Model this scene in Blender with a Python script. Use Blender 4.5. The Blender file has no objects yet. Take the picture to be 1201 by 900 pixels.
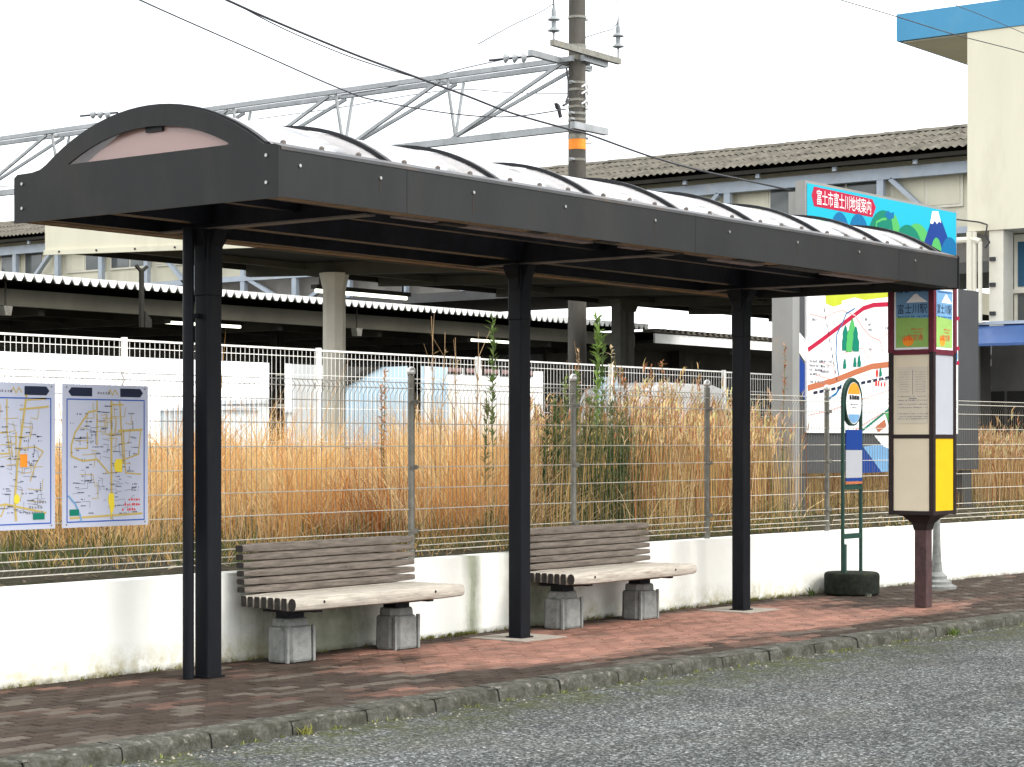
import bpy, math, random
import numpy as np
from mathutils import Vector, Matrix, noise
random.seed(7); rng = np.random.default_rng(7)
SC = bpy.context.scene
C = SC.collection
R = math.radians

# ------------------------------------------------------------------ camera
F, CX, HY, EYE = 2410.0, 600.5, 518.0, 1.5
YAW = math.atan2(0.6089, 0.7932)
SN, CS = math.sin(YAW), math.cos(YAW)
cam = bpy.data.cameras.new('camera'); camo = bpy.data.objects.new('camera', cam); C.objects.link(camo)
camo.location = (0, 0, EYE); camo.rotation_euler = (R(90), 0, YAW - R(90))
cam.sensor_width = 36; cam.lens = 36 * F / 1201; cam.shift_y = (HY - 450) / 1201
cam.clip_start = 0.1; cam.clip_end = 6000
SC.camera = camo

# ------------------------------------------------------------------ sky and sun (bright overcast)
SUN_EL, SUN_AZ = R(42), R(-70)            # azimuth of the sun measured from +X, anticlockwise
w = bpy.data.worlds.new('World'); SC.world = w; w.use_nodes = True
nt = w.node_tree; nt.nodes.clear()
sky = nt.nodes.new('ShaderNodeTexSky'); sky.sky_type = 'NISHITA'; sky.sun_disc = False
sky.sun_elevation = SUN_EL; sky.sun_rotation = R(90) - SUN_AZ
sky.air_density = 1.0; sky.dust_density = 3.0
hs = nt.nodes.new('ShaderNodeHueSaturation'); hs.inputs['Saturation'].default_value = 0.8; hs.inputs['Value'].default_value = 0.6
tc = nt.nodes.new('ShaderNodeTexCoord'); nz = nt.nodes.new('ShaderNodeTexNoise')
mp = nt.nodes.new('ShaderNodeMapping'); mp.inputs['Scale'].default_value = (1, 1, 3)
nz.inputs['Scale'].default_value = 2.2; nz.inputs['Detail'].default_value = 6
rp = nt.nodes.new('ShaderNodeValToRGB')
rp.color_ramp.elements[0].position = 0.34; rp.color_ramp.elements[0].color = (0.35,) * 3 + (1,)
rp.color_ramp.elements[1].position = 0.52; rp.color_ramp.elements[1].color = (1.0,) * 3 + (1,)
mx = nt.nodes.new('ShaderNodeMix'); mx.data_type = 'RGBA'
mx.inputs['B'].default_value = (11.5, 11.8, 12.0, 1)
bg = nt.nodes.new('ShaderNodeBackground'); bg.inputs['Strength'].default_value = 0.10
wo = nt.nodes.new('ShaderNodeOutputWorld')
L = nt.links.new
L(tc.outputs['Generated'], mp.inputs[0]); L(mp.outputs[0], nz.inputs[0]); L(nz.outputs[0], rp.inputs[0])
L(sky.outputs[0], hs.inputs['Color']); L(rp.outputs[0], mx.inputs['Factor'])
L(hs.outputs[0], mx.inputs['A']); L(mx.outputs['Result'], bg.inputs['Color']); L(bg.outputs[0], wo.inputs[0])
sd = bpy.data.lights.new('sun', 'SUN'); sd.energy = 1.5; sd.angle = R(32); sd.color = (1.0, 0.96, 0.90)
so = bpy.data.objects.new('sun', sd); C.objects.link(so)
dirv = Vector((math.cos(SUN_EL) * math.cos(SUN_AZ), math.cos(SUN_EL) * math.sin(SUN_AZ), math.sin(SUN_EL)))
so.rotation_euler = dirv.to_track_quat('Z', 'Y').to_euler(); so.location = (0, -10, 30)
SC.view_settings.view_transform = 'Standard'; SC.view_settings.look = 'None'
SC.view_settings.exposure = 1.2; SC.view_settings.gamma = 1.0

# ------------------------------------------------------------------ helpers
def at(px, py, Y):                         # photograph pixel -> point on the plane Y = const
    t = (px - 600) / F; d = Y / (SN - CS * t)
    return Vector((d * (CS + SN * t), Y, EYE + (HY - py) * d / F))
def atX(px, py, X):
    t = (px - 600) / F; d = X / (CS + SN * t)
    return Vector((X, d * (SN - CS * t), EYE + (HY - py) * d / F))

class MB:
    def __init__(s): s.v = []; s.f = []; s.c = []
    def add(s, vs, fs, col=None):
        o = len(s.v); s.v += [tuple(v) for v in vs]; s.f += [tuple(i + o for i in f) for f in fs]
        if col is not None: s.c += [col] * len(vs)
        return s
    def box(s, x0, x1, y0, y1, z0, z1, col=None):
        return s.add([(x0,y0,z0),(x1,y0,z0),(x1,y1,z0),(x0,y1,z0),(x0,y0,z1),(x1,y0,z1),(x1,y1,z1),(x0,y1,z1)],
                     [(3,2,1,0),(4,5,6,7),(0,1,5,4),(1,2,6,5),(2,3,7,6),(3,0,4,7)], col)
    def frame(s, p, q, up=(0,0,1)):
        p, q = Vector(p), Vector(q); a = (q - p).normalized(); u = Vector(up)
        if abs(a.dot(u)) > .98: u = Vector((1,0,0))
        b = a.cross(u).normalized(); c = b.cross(a).normalized()
        return p, q, b, c
    def bar(s, p, q, wd, ht, up=(0,0,1)):  # rectangular bar between two points
        p, q, b, c = s.frame(p, q, up); v = []
        for e in (p, q):
            for i, j in ((-1,-1),(1,-1),(1,1),(-1,1)): v.append(e + b * (i * wd / 2) + c * (j * ht / 2))
        return s.add(v, [(3,2,1,0),(4,5,6,7),(0,1,5,4),(1,2,6,5),(2,3,7,6),(3,0,4,7)])
    def tube(s, p, q, r, n=10, r2=None, caps=True):
        p, q, b, c = s.frame(p, q); r2 = r if r2 is None else r2; v = []
        for e, rr in ((p, r), (q, r2)):
            for k in range(n):
                a = 2 * math.pi * k / n; v.append(e + b * (math.cos(a) * rr) + c * (math.sin(a) * rr))
        f = [(k, (k + 1) % n, n + (k + 1) % n, n + k) for k in range(n)]
        if caps: f += [tuple(range(n - 1, -1, -1)), tuple(range(n, 2 * n))]
        return s.add(v, f)
    def path(s, pts, r, n=6):
        for a, b in zip(pts[:-1], pts[1:]): s.tube(a, b, r, n)
        return s
    def lathe(s, cx, cy, prof, n=16):      # prof: [(r, z)]
        v = []; f = []
        for r, z in prof:
            for k in range(n):
                a = 2 * math.pi * k / n; v.append((cx + r * math.cos(a), cy + r * math.sin(a), z))
        for i in range(len(prof) - 1):
            for k in range(n):
                f.append((i*n + k, i*n + (k+1) % n, (i+1)*n + (k+1) % n, (i+1)*n + k))
        f += [tuple(range(n - 1, -1, -1)), tuple(range((len(prof)-1)*n, len(prof)*n))]
        return s.add(v, f)
    def prism(s, poly, n0, n1):            # poly: world points (list of Vector); extruded by vectors n0 -> n1
        m = len(poly); n0 = Vector(n0); n1 = Vector(n1)
        v = [Vector(p) + n0 for p in poly] + [Vector(p) + n1 for p in poly]
        f = [tuple(range(m - 1, -1, -1)), tuple(range(m, 2*m))] + [(k, (k+1) % m, m + (k+1) % m, m + k) for k in range(m)]
        return s.add(v, f)

def root_loc(p):
    v = Vector((0,0,0))
    while p is not None: v += p.location; p = p.parent
    return v
def mesh_of(name, mb, mat, smooth=False, shift=Vector((0,0,0))):
    me = bpy.data.meshes.new(name)
    me.from_pydata([(a - shift[0], b - shift[1], c - shift[2]) for a, b, c in mb.v], [], mb.f)
    if mb.c:
        at_ = me.color_attributes.new('Col', 'FLOAT_COLOR', 'POINT')
        at_.data.foreach_set('color', np.array([list(c) + [1] if len(c) == 3 else list(c) for c in mb.c], dtype=np.float32).ravel())
    me.materials.append(mat)
    if smooth:
        me.polygons.foreach_set('use_smooth', [True] * len(me.polygons))
        me.set_sharp_from_angle(angle=R(35))
    me.update(); return me
def obj(name, mb, mat, parent=None, smooth=False, bevel=0, **pr):
    o = bpy.data.objects.new(name, mesh_of(name, mb, mat, smooth, root_loc(parent)))
    if name == 'slat':                     # sawn slat ends: end grain colour with their shade painted in
        o.data.materials.append(M['shaded_endgrain'])
        for p in o.data.polygons:
            if abs(p.normal.x) > .95: p.material_index = 1
    C.objects.link(o); o.parent = parent
    if bevel:
        b = o.modifiers.new('bevel', 'BEVEL'); b.width = bevel; b.segments = 2; b.limit_method = 'ANGLE'; b.angle_limit = R(50)
    for k, v in pr.items(): o[k] = v
    return o
def piece(name, me, loc, parent, col=None):
    o = bpy.data.objects.new(name, me); C.objects.link(o); o.parent = parent
    o.location = Vector(loc) - root_loc(parent)
    if col is not None: o.color = (*col, 1)
    return o
def thing(name, label, cat, loc=(0,0,0), group=None):
    o = bpy.data.objects.new(name, None); C.objects.link(o); o.location = loc
    o.empty_display_size = .2; o['label'] = label; o['category'] = cat
    if group: o['group'] = group
    return o
def tag(o, label, cat, group=None):
    o['label'] = label; o['category'] = cat
    if group: o['group'] = group
    return o
def struct(name, mb, mat, **k): return obj(name, mb, mat, kind='structure', **k)

# ------------------------------------------------------------------ materials
class NT:
    def __init__(s, name):
        s.m = bpy.data.materials.new(name); s.m.use_nodes = True; s.t = s.m.node_tree; s.t.nodes.clear()
        s.out = s.t.nodes.new('ShaderNodeOutputMaterial'); s.b = s.t.nodes.new('ShaderNodeBsdfPrincipled')
        s.b.inputs['Specular IOR Level'].default_value = .12
        s.t.links.new(s.b.outputs[0], s.out.inputs[0]); s.pos = s.t.nodes.new('ShaderNodeNewGeometry').outputs['Position']
    def n(s, kind, **k):
        x = s.t.nodes.new('ShaderNode' + kind)
        for a, b in k.items(): setattr(x, a, b)
        return x
    def l(s, a, b): s.t.links.new(a, b)
    def noise(s, scale, detail=4, rough=.6, stretch=None, vec=None):
        x = s.n('TexNoise'); x.inputs['Scale'].default_value = scale; x.inputs['Detail'].default_value = detail
        x.inputs['Roughness'].default_value = rough; v = vec or s.pos
        if stretch:
            m = s.n('Mapping'); m.inputs['Scale'].default_value = stretch; s.l(v, m.inputs[0]); v = m.outputs[0]
        s.l(v, x.inputs['Vector']); return x.outputs['Fac']
    def ramp(s, fac, stops, interp='LINEAR'):
        x = s.n('ValToRGB'); cr = x.color_ramp; cr.interpolation = interp
        while len(cr.elements) < len(stops): cr.elements.new(.5)
        for e, (p, c) in zip(cr.elements, stops):
            e.position = p; c = (c, c, c) if isinstance(c, (int, float)) else c; e.color = (*c, 1)
        s.l(fac, x.inputs[0]); return x.outputs[0]
    def mix(s, fac, a, b, mode='MIX'):
        x = s.n('Mix', data_type='RGBA', blend_type=mode)
        for sock, v in ((x.inputs['Factor'], fac), (x.inputs['A'], a), (x.inputs['B'], b)):
            if hasattr(v, 'links'): s.l(v, sock)
            elif isinstance(v, (int, float)) and sock.name == 'Factor': sock.default_value = v
            else: sock.default_value = (*((v,) * 3 if isinstance(v, (int, float)) else v), 1)
        return x.outputs['Result']
    def math(s, op, a, b=0.0, c=None, clamp=False):
        x = s.n('Math', operation=op, use_clamp=clamp)
        for i, v in enumerate((a, b, c)):
            if v is None: continue
            if hasattr(v, 'links'): s.l(v, x.inputs[i])
            else: x.inputs[i].default_value = v
        return x.outputs[0]
    def xyz(s):
        x = s.n('SeparateXYZ'); s.l(s.pos, x.inputs[0]); return x.outputs
    def bump(s, h, strength=.3, dist=.01):
        x = s.n('Bump'); x.inputs['Strength'].default_value = strength; x.inputs['Distance'].default_value = dist
        s.l(h, x.inputs['Height']); s.l(x.outputs[0], s.b.inputs['Normal'])
    def col(s, c):
        if hasattr(c, 'links'): s.l(c, s.b.inputs['Base Color'])
        else: s.b.inputs['Base Color'].default_value = (*c, 1)
    def set(s, **k):
        for a, b in k.items(): s.b.inputs[a.replace('_', ' ')].default_value = b
        return s
def simple(name, c, rough=.6, metal=0., var=.18, scale=8., bump=.15, bscale=60, stretch=None, dirt=None):
    t = NT(name)
    lo = tuple(x * (1 - var) for x in c); hi = tuple(min(1, x * (1 + var)) for x in c)
    k = t.ramp(t.noise(scale, 5, .65, stretch), [(.3, lo), (.7, hi)])
    if dirt: k = t.mix(t.ramp(t.noise(scale * .6, 8, .75, stretch), [(.52, 0.), (.68, .75)]), k, dirt)
    t.col(k); t.set(Roughness=rough, Metallic=metal)
    if bump: t.bump(t.noise(bscale, 3), bump, .004)
    return t.m

M = {}
M['charcoal'] = simple('charcoal paint', (.0215,.0225,.0225), .46, 0, .16, 2.2, .06, 30, (1, 1, .45), dirt=(.034,.031,.028))
M['navy_steel'] = simple('weathered dark steel', (.011,.012,.016), .5, 0, .35, 6, .1, 40, dirt=(.025,.023,.022))
M['rust'] = simple('rust stain', (.045,.032,.024), .8)
M['column'] = simple('dark column paint', (.0068,.0078,.0105), .5, 0, .25, 7, .12, 60, (1, 1, .3), dirt=(.013,.0125,.012))
M['soffit'] = simple('brown timber edge', (.25,.165,.10), .7, 0, .3, 5, .1, 60, dirt=(.09,.07,.06))
M['flange'] = simple('worn grey flange', (.13,.115,.105), .6, 0, .25, 8, .1, 60)
M['rib'] = simple('black roof rib', (.02,.021,.023), .4)
M['bolt'] = simple('bolt head', (.35,.35,.34), .35, .8)
M['flash'] = simple('grey flashing', (.075,.075,.078), .45, .2, .2, 5, dirt=(.13,.10,.08))
M['bench'] = simple('grey weathered timber', (.165,.140,.118), .8, 0, .40, 6, .6, 120, (1, 12, 12), dirt=(.055,.045,.038))
M['bench_front'] = simple('pale worn timber', (.42,.385,.33), .75, 0, .30, 5, .6, 120, (1, 12, 12), dirt=(.17,.11,.075))
M['concrete'] = simple('grey concrete', (.21,.215,.205), .9, 0, .22, 14, .4, 150, dirt=(.09,.10,.08))
M['dark_concrete'] = simple('mossy dark concrete', (.014,.016,.013), .9, 0, .4, 20, .6, 90, dirt=(.035,.045,.02))
M['pad'] = simple('pale mortar pad', (.30,.27,.23), .9, 0, .2, 14, .3, 100, dirt=(.25,.22,.19))
M['wire_dark'] = simple('thin upright wire', (.17,.155,.125), .6)
M['wire'] = simple('pale galvanised wire', (.56,.53,.46), .5, .25, .15, 20, 0)
M['galv'] = simple('galvanised post', (.20,.195,.17), .45, .5, .25, 12, .1, dirt=(.20,.16,.11))
M['cap'] = simple('silver post cap', (.62,.61,.58), .3, .6)
M['cream'] = simple('cream wall paint', (.66,.63,.50), .8, 0, .05, 1.2, .05, 40, (1, 1, .25), dirt=(.56,.53,.42))
M['creamwhite'] = simple('cream white column', (.70,.67,.57), .8, 0, .08, 2, .05)
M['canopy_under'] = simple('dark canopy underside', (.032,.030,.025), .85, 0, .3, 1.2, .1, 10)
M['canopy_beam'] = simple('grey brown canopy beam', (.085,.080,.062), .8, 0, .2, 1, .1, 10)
M['white_edge'] = simple('white roof edge', (.80,.80,.78), .6, 0, .08, 3, 0)
M['paleblue'] = simple('pale blue steel', (.38,.43,.49), .55, 0, .12, 2, 0, dirt=(.42,.42,.40))
M['greycol'] = simple('grey platform column', (.12,.118,.105), .8, 0, .2, 3, .1)
M['slate'] = simple('old slate roofing', (.115,.105,.085), .9, 0, .45, 2.5, .3, 20, dirt=(.05,.047,.037))
M['roofblue'] = simple('sky blue fascia paint', (.07,.26,.44), .45, 0, .08, .8, 0, dirt=(.10,.29,.45))
M['awning'] = simple('blue awning sheet', (.06,.115,.28), .45, 0, .1, 2, 0)
M['polegrey'] = simple('weathered pole concrete', (.085,.078,.068), .85, 0, .25, 4, .3, 30, (1, 1, .3), dirt=(.04,.038,.03))
M['orange'] = simple('orange band', (.85,.27,.04), .5)
M['steelgrey'] = simple('galvanised truss steel', (.33,.345,.355), .5, .2, .15, 2, 0, dirt=(.18,.19,.19))
M['insul'] = simple('porcelain insulator', (.25,.27,.28), .25)
M['cable'] = simple('black cable', (.05,.05,.055), .5)
M['bluewall'] = simple('pale blue siding', (.40,.53,.62), .7, 0, .06, .5, .1, 3)
M['maroon'] = simple('maroon frame', (.12,.022,.035), .4, 0, .2, 12, .05)
M['darkframe'] = simple('dark brown frame', (.028,.02,.02), .4, 0, .2, 12, .05)
M['postbrown'] = simple('purple brown post', (.075,.045,.045), .5, 0, .3, 10, .1, dirt=(.035,.03,.03))
M['green'] = simple('dark green tube', (.025,.06,.048), .35, 0, .2, 10, .05)
M['cyan'] = simple('cyan sign sheet', (.015,.38,.52), .4, 0, .02, 1, 0)
M['shaded_endgrain'] = simple('shaded end grain', (.035,.031,.028), .9, 0, .4, 30, .5, 90)
M['signgrey'] = simple('light grey sign steel', (.27,.27,.26), .5, .1, .08, 2, 0, dirt=(.32,.29,.25))
M['signdark'] = simple('mid grey sign panel', (.065,.068,.072), .6, 0, .08, 2, 0)
M['redtext'] = simple('crimson banner', (.40,.015,.05), .5, 0, .03, 1, 0)
M['white'] = simple('white sign sheet', (.82,.82,.82), .45, 0, .03, 2, 0)
M['poster'] = simple('lavender white poster paper', (.50,.52,.62), .5, 0, .04, 2, 0)
M['ink'] = simple('navy black ink', (.02,.025,.05), .6, 0, 0, 1, 0)
M['greyink'] = simple('grey ink', (.22,.22,.25), .6, 0, 0, 1, 0)
M['blueink'] = simple('blue ink', (.04,.11,.42), .5, 0, 0, 1, 0)
M['blueroyal'] = simple('royal blue print', (.012,.045,.22), .5, 0, .05, 1, 0)
M['tealblue'] = simple('teal blue print', (.008,.13,.30), .5, 0, 0, 1, 0)
M['hillgreen'] = simple('deep green print', (.008,.18,.12), .5, 0, .05, 1, 0)
M['lime'] = simple('light green print', (.08,.38,.11), .5, 0, 0, 1, 0)
M['yellowprint'] = simple('yellow print', (.80,.62,.05), .5, 0, 0, 1, 0)
M['roadyellow'] = simple('pale yellow road print', (.52,.39,.12), .5, 0, 0, 1, 0)
M['limeyellow'] = simple('lime yellow print', (.45,.50,.04), .5, 0, .1, 3, 0)
M['brownroad'] = simple('red brown print', (.42,.14,.07), .5, 0, 0, 1, 0)
M['orangeprint'] = simple('orange print', (.85,.28,.03), .5, 0, .15, 6, 0)
M['redprint'] = simple('red print', (.70,.05,.04), .5, 0, 0, 1, 0)
M['pinkprint'] = simple('pale pink print', (.75,.40,.38), .5, 0, 0, 1, 0)
M['skyprint'] = simple('faded blue print', (.16,.32,.52), .5, 0, .1, 6, 0)
M['greenprint'] = simple('faded green print', (.27,.45,.12), .5, 0, .1, 6, 0)
M['beigepanel'] = simple('beige panel', (.70,.62,.47), .35, 0, .04, 3, 0)
M['greypanel'] = simple('pale grey panel', (.38,.39,.425), .3, 0, .04, 3, 0)
M['paperbeige'] = simple('beige paper notice', (.62,.56,.45), .6, 0, .06, 6, 0)
M['yellow'] = simple('bright yellow panel', (.60,.40,.015), .35, 0, .05, 6, 0)
M['darkgap'] = simple('dark doorway', (.02,.02,.02), .8)
M['greywall'] = simple('grey lower wall', (.09,.09,.087), .85, 0, .15, 2, .1)
M['bark'] = simple('dry stem', (.30,.20,.11), .9)

def glass(name, c, alpha=.0, rough=.08):
    t = NT(name); t.col(c); t.set(Roughness=rough); t.b.inputs['Specular IOR Level'].default_value = .8
    return t.m
M['window'] = glass('dusky window glass', (.10,.11,.11))
M['bluewindow'] = glass('blue tinted window', (.03,.10,.18))
M['redwindow'] = glass('reddish window', (.16,.07,.06))

def sheet_mat(name, tint, refl, dens):
    t = NT(name); tr = t.n('BsdfTransparent'); tr.inputs[0].default_value = (*tint, 1)
    tl = t.n('BsdfTranslucent'); tl.inputs[0].default_value = (*refl, 1)
    df = t.n('BsdfDiffuse'); df.inputs[0].default_value = (*refl, 1)
    gl = t.n('BsdfGlossy'); gl.inputs['Roughness'].default_value = .12
    a = t.n('MixShader'); a.inputs[0].default_value = .5; t.l(tl.outputs[0], a.inputs[1]); t.l(df.outputs[0], a.inputs[2])
    b = t.n('MixShader'); b.inputs[0].default_value = dens; t.l(tr.outputs[0], b.inputs[1]); t.l(a.outputs[0], b.inputs[2])
    fr = t.n('Fresnel'); fr.inputs[0].default_value = 1.5
    c = t.n('MixShader'); t.l(fr.outputs[0], c.inputs[0]); t.l(b.outputs[0], c.inputs[1]); t.l(gl.outputs[0], c.inputs[2])
    t.l(c.outputs[0], t.out.inputs[0]); return t.m
M['vault'] = sheet_mat('milky roof sheet', (.94,.90,.90), (.93,.91,.92), .78)
M['pink'] = sheet_mat('pink tinted sheet', (1.,.80,.77), (1.,.72,.67), .55)

def attr_mat(name, source='Col', rough=.8, trans=0.):
    t = NT(name)
    a = t.n('Attribute', attribute_name=source); t.col(a.outputs['Color']); t.set(Roughness=rough)
    t.b.inputs['Specular IOR Level'].default_value = .08
    if trans:
        tl = t.n('BsdfTranslucent'); t.l(a.outputs['Color'], tl.inputs[0]); x = t.n('MixShader'); x.inputs[0].default_value = trans
        t.l(t.b.outputs[0], x.inputs[1]); t.l(tl.outputs[0], x.inputs[2]); t.l(x.outputs[0], t.out.inputs[0])
    return t.m
M['blade'] = attr_mat('grass blades', trans=.35)

def paver_mat(name, use_obj):
    t = NT(name)
    c = t.n('ObjectInfo').outputs['Color'] if use_obj else t.n('Attribute', attribute_name='Col').outputs['Color']
    g = t.ramp(t.noise(55, 6, .75), [(.25, .62), (.75, 1.35)])
    c = t.mix(1.0, c, g, 'MULTIPLY')
    wear = t.ramp(t.noise(3.2, 6, .7), [(.50, 0.), (.68, .55)])
    c = t.mix(wear, c, (.075,.062,.052))
    t.col(c); t.set(Roughness=.85); t.bump(t.noise(110, 4, .7), .5, .004); return t.m
M['paver'] = paver_mat('paver piece', True); M['paver_far'] = paver_mat('paver field', False)

def kerb_mat():
    t = NT('kerb stone'); z = t.xyz()[2]
    c = t.ramp(t.noise(40, 8, .8), [(.25, (.035,.035,.028)), (.55, (.11,.107,.092)), (.75, (.23,.225,.20))])
    chips = t.ramp(t.noise(13, 8, .75), [(.55, 0.), (.62, .75)])
    edge = t.math('GREATER_THAN', z, -.035)
    c = t.mix(t.math('MULTIPLY', chips, t.math('MULTIPLY', edge, .8)), c, (.36,.34,.30))
    low = t.ramp(t.noise(9, 6, .7), [(.4, 0.), (.6, .75)])
    c = t.mix(low, c, (.03,.03,.02))
    t.col(c); t.set(Roughness=.95); t.bump(t.noise(60, 8, .75), .9, .012); return t.m
M['kerb'] = kerb_mat()

def asphalt():
    t = NT('worn asphalt'); X, Y, Z = t.xyz()
    v = t.n('TexVoronoi'); v.inputs['Scale'].default_value = 70; t.l(t.pos, v.inputs['Vector'])
    sep = t.n('SeparateColor'); t.l(v.outputs['Color'], sep.inputs[0])
    c = t.ramp(sep.outputs[0], [(.0, (.010,.0115,.0115)), (.42, (.036,.042,.041)), (.70, (.082,.090,.087)), (.88, (.18,.19,.185)), (1., (.38,.39,.38))])
    v2 = t.n('TexVoronoi'); v2.inputs['Scale'].default_value = 130; t.l(t.pos, v2.inputs['Vector'])
    sep2 = t.n('SeparateColor'); t.l(v2.outputs['Color'], sep2.inputs[0])
    c = t.mix(.35, c, t.ramp(sep2.outputs[1], [(.1, .01), (.6, .045), (.95, .25)]))
    big = t.ramp(t.noise(.9, 6, .7), [(.3, .80), (.7, 1.42)])
    c = t.mix(1., c, big, 'MULTIPLY')
    tyre = t.ramp(t.noise(.55, 4, .6, (.15, 1.6, 1)), [(.40, .86), (.60, 1.14)])
    c = t.mix(1., c, tyre, 'MULTIPLY')
    c = t.mix(t.ramp(t.noise(1.1, 5, .65), [(.5, 0.), (.7, .3)]), c, (.085,.075,.055))
    # chalky scuffs running along the road
    sc = t.ramp(t.noise(1.6, 7, .75, (.35, 4.0, 1)), [(.63, 0.), (.70, .55)])
    c = t.mix(sc, c, (.27,.28,.275))
    # damp mossy strip beside the kerb
    nearp = t.math('MULTIPLY_ADD', t.math('ADD', Y, t.math('MULTIPLY', X, .033)), 1.25, -8.75, clamp=True)
    moss = t.math('MULTIPLY', nearp, t.ramp(t.noise(3.5, 7, .75), [(.40, 0.), (.62, .95)]))
    c = t.mix(moss, c, t.mix(t.ramp(t.noise(25, 4), [(.4, 0.), (.6, 1.)]), (.035,.036,.018), (.085,.095,.035)))
    t.col(c); t.set(Roughness=.92)
    t.bump(t.math('ADD', v.outputs['Distance'], t.noise(160, 3)), .8, .008); return t.m
M['asphalt'] = asphalt()

def wall_mat():
    t = NT('white painted wall'); X, Y, Z = t.xyz()
    c = t.ramp(t.noise(2.5, 5, .6), [(.3, (.80,.80,.75)), (.7, (.85,.85,.80))])
    # drip streaks and algae with bench shade painted in, strongest behind the two benches and beside the middle column
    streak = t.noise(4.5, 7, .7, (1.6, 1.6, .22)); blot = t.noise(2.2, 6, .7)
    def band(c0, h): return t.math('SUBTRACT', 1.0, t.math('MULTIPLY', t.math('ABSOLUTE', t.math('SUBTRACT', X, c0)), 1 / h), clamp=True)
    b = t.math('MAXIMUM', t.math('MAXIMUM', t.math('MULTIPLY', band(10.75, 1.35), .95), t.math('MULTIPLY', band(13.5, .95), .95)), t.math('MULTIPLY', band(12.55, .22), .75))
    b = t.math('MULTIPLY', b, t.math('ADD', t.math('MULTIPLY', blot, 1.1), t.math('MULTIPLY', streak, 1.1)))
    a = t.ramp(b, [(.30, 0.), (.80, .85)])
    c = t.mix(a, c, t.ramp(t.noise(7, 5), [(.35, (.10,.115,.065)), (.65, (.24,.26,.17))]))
    low = t.math('SUBTRACT', 1.0, t.math('MULTIPLY', Z, 4.5), clamp=True)
    st = t.math('MULTIPLY', low, t.ramp(t.noise(9, 8, .75), [(.38, 0.), (.62, 1.0)]))
    st = t.math('MULTIPLY', st, t.ramp(t.noise(.55, 3), [(.45, .05), (.60, 1.)]))
    c = t.mix(t.math('MULTIPLY', st, .9), c, (.33,.28,.10))
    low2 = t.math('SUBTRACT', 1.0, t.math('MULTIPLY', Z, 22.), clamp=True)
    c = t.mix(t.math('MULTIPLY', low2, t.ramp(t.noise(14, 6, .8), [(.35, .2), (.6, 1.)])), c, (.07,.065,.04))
    t.col(c); t.set(Roughness=.85); t.bump(t.noise(25, 6), .2, .01); return t.m
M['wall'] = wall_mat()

def soil_mat():
    t = NT('dry soil and litter')
    c = t.ramp(t.noise(14, 8, .8), [(.28, (.02,.018,.012)), (.5, (.08,.065,.042)), (.72, (.20,.16,.105))])
    c = t.mix(t.ramp(t.noise(1.6, 6, .7), [(.48, 0.), (.62, .8)]), c, (.045,.055,.02))
    t.col(c); t.set(Roughness=1.); t.bump(t.noise(30, 8, .8), 1., .05); return t.m
M['soil'] = soil_mat()
M['ballast'] = simple('ballast and far ground', (.30,.28,.24), .95, 0, .2, .4, .4, 4)

def emit(name, c, s):
    t = NT(name); t.set(Emission_Strength=s); t.b.inputs['Emission Color'].default_value = (*c, 1); t.col(c); return t.m
M['tube'] = emit('fluorescent tube', (.95, 1., .80), 1.4)

# ------------------------------------------------------------------ ground, road, kerb, pavement, wall
def kerbY(x): return float(np.interp(x, [-10, 10, 13, 17, 21, 30, 60], [7.70, 7.68, 7.55, 7.33, 7.10, 6.5, 4.2]))
def wallY(x): return float(np.interp(x, [-10, 17, 22, 40, 70], [10.04, 10.02, 9.66, 8.3, 6.0]))
struct('ground', MB().add([(-2500,-2500,-.30),(2500,-2500,-.30),(2500,2500,-.30),(-2500,2500,-.30)], [(0,1,2,3)]), M['ballast'])
ROADZ = -.085
rd = MB(); xs = list(range(-12, 62, 2))
for a, b in zip(xs[:-1], xs[1:]):
    rd.add([(a,-30,ROADZ),(b,-30,ROADZ),(b,kerbY(b)+.02,ROADZ),(a,kerbY(a)+.02,ROADZ)], [(0,1,2,3)])
struct('road', rd, M['asphalt'])
# bedding under the pavers: shows only in the joints
bd = MB()
for a, b in zip(xs[:-1], xs[1:]):
    bd.add([(a,kerbY(a)+.02,-.010),(b,kerbY(b)+.02,-.010),(b,wallY(b)+.05,-.010),(a,wallY(a)+.05,-.010)], [(0,1,2,3)])
pave = struct('pavement', bd, simple('joint sand', (.045,.04,.03), .95, 0, .4, 20, .3))

def nz2(x, y, s, o=0.): return noise.noise(Vector((x * s + o, y * s + o * .7, o)))
def paver_col(x, y):
    # clean dry salmon brick under the shelter, damp brown brick elsewhere (a worn-in difference in the bricks themselves)
    dry = 1 / (1 + math.exp(-(x - 10.5) * 2.2)) * (1 / (1 + math.exp((x - 16.6) * 1.8)))
    dy = 1 / (1 + math.exp(-(y - kerbY(x) - .62) * 9)) * (1 / (1 + math.exp((y - wallY(x) + .22) * 16)))
    k = dry * dy - .05 + .6 * nz2(x * .5, y, 1.6, 3.) + random.gauss(0, .10)
    k = max(0, min(1, (k - .15) * 1.7))
    br = Vector((.040, .029, .022)); pk = Vector((.255, .132, .098)); gr = Vector((.085, .072, .058))
    if random.random() < .16: br = gr
    c = br.lerp(pk, k) * random.uniform(.8, 1.18)
    return tuple(c)
PL, PW, GP = .198, .098, .006
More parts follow.
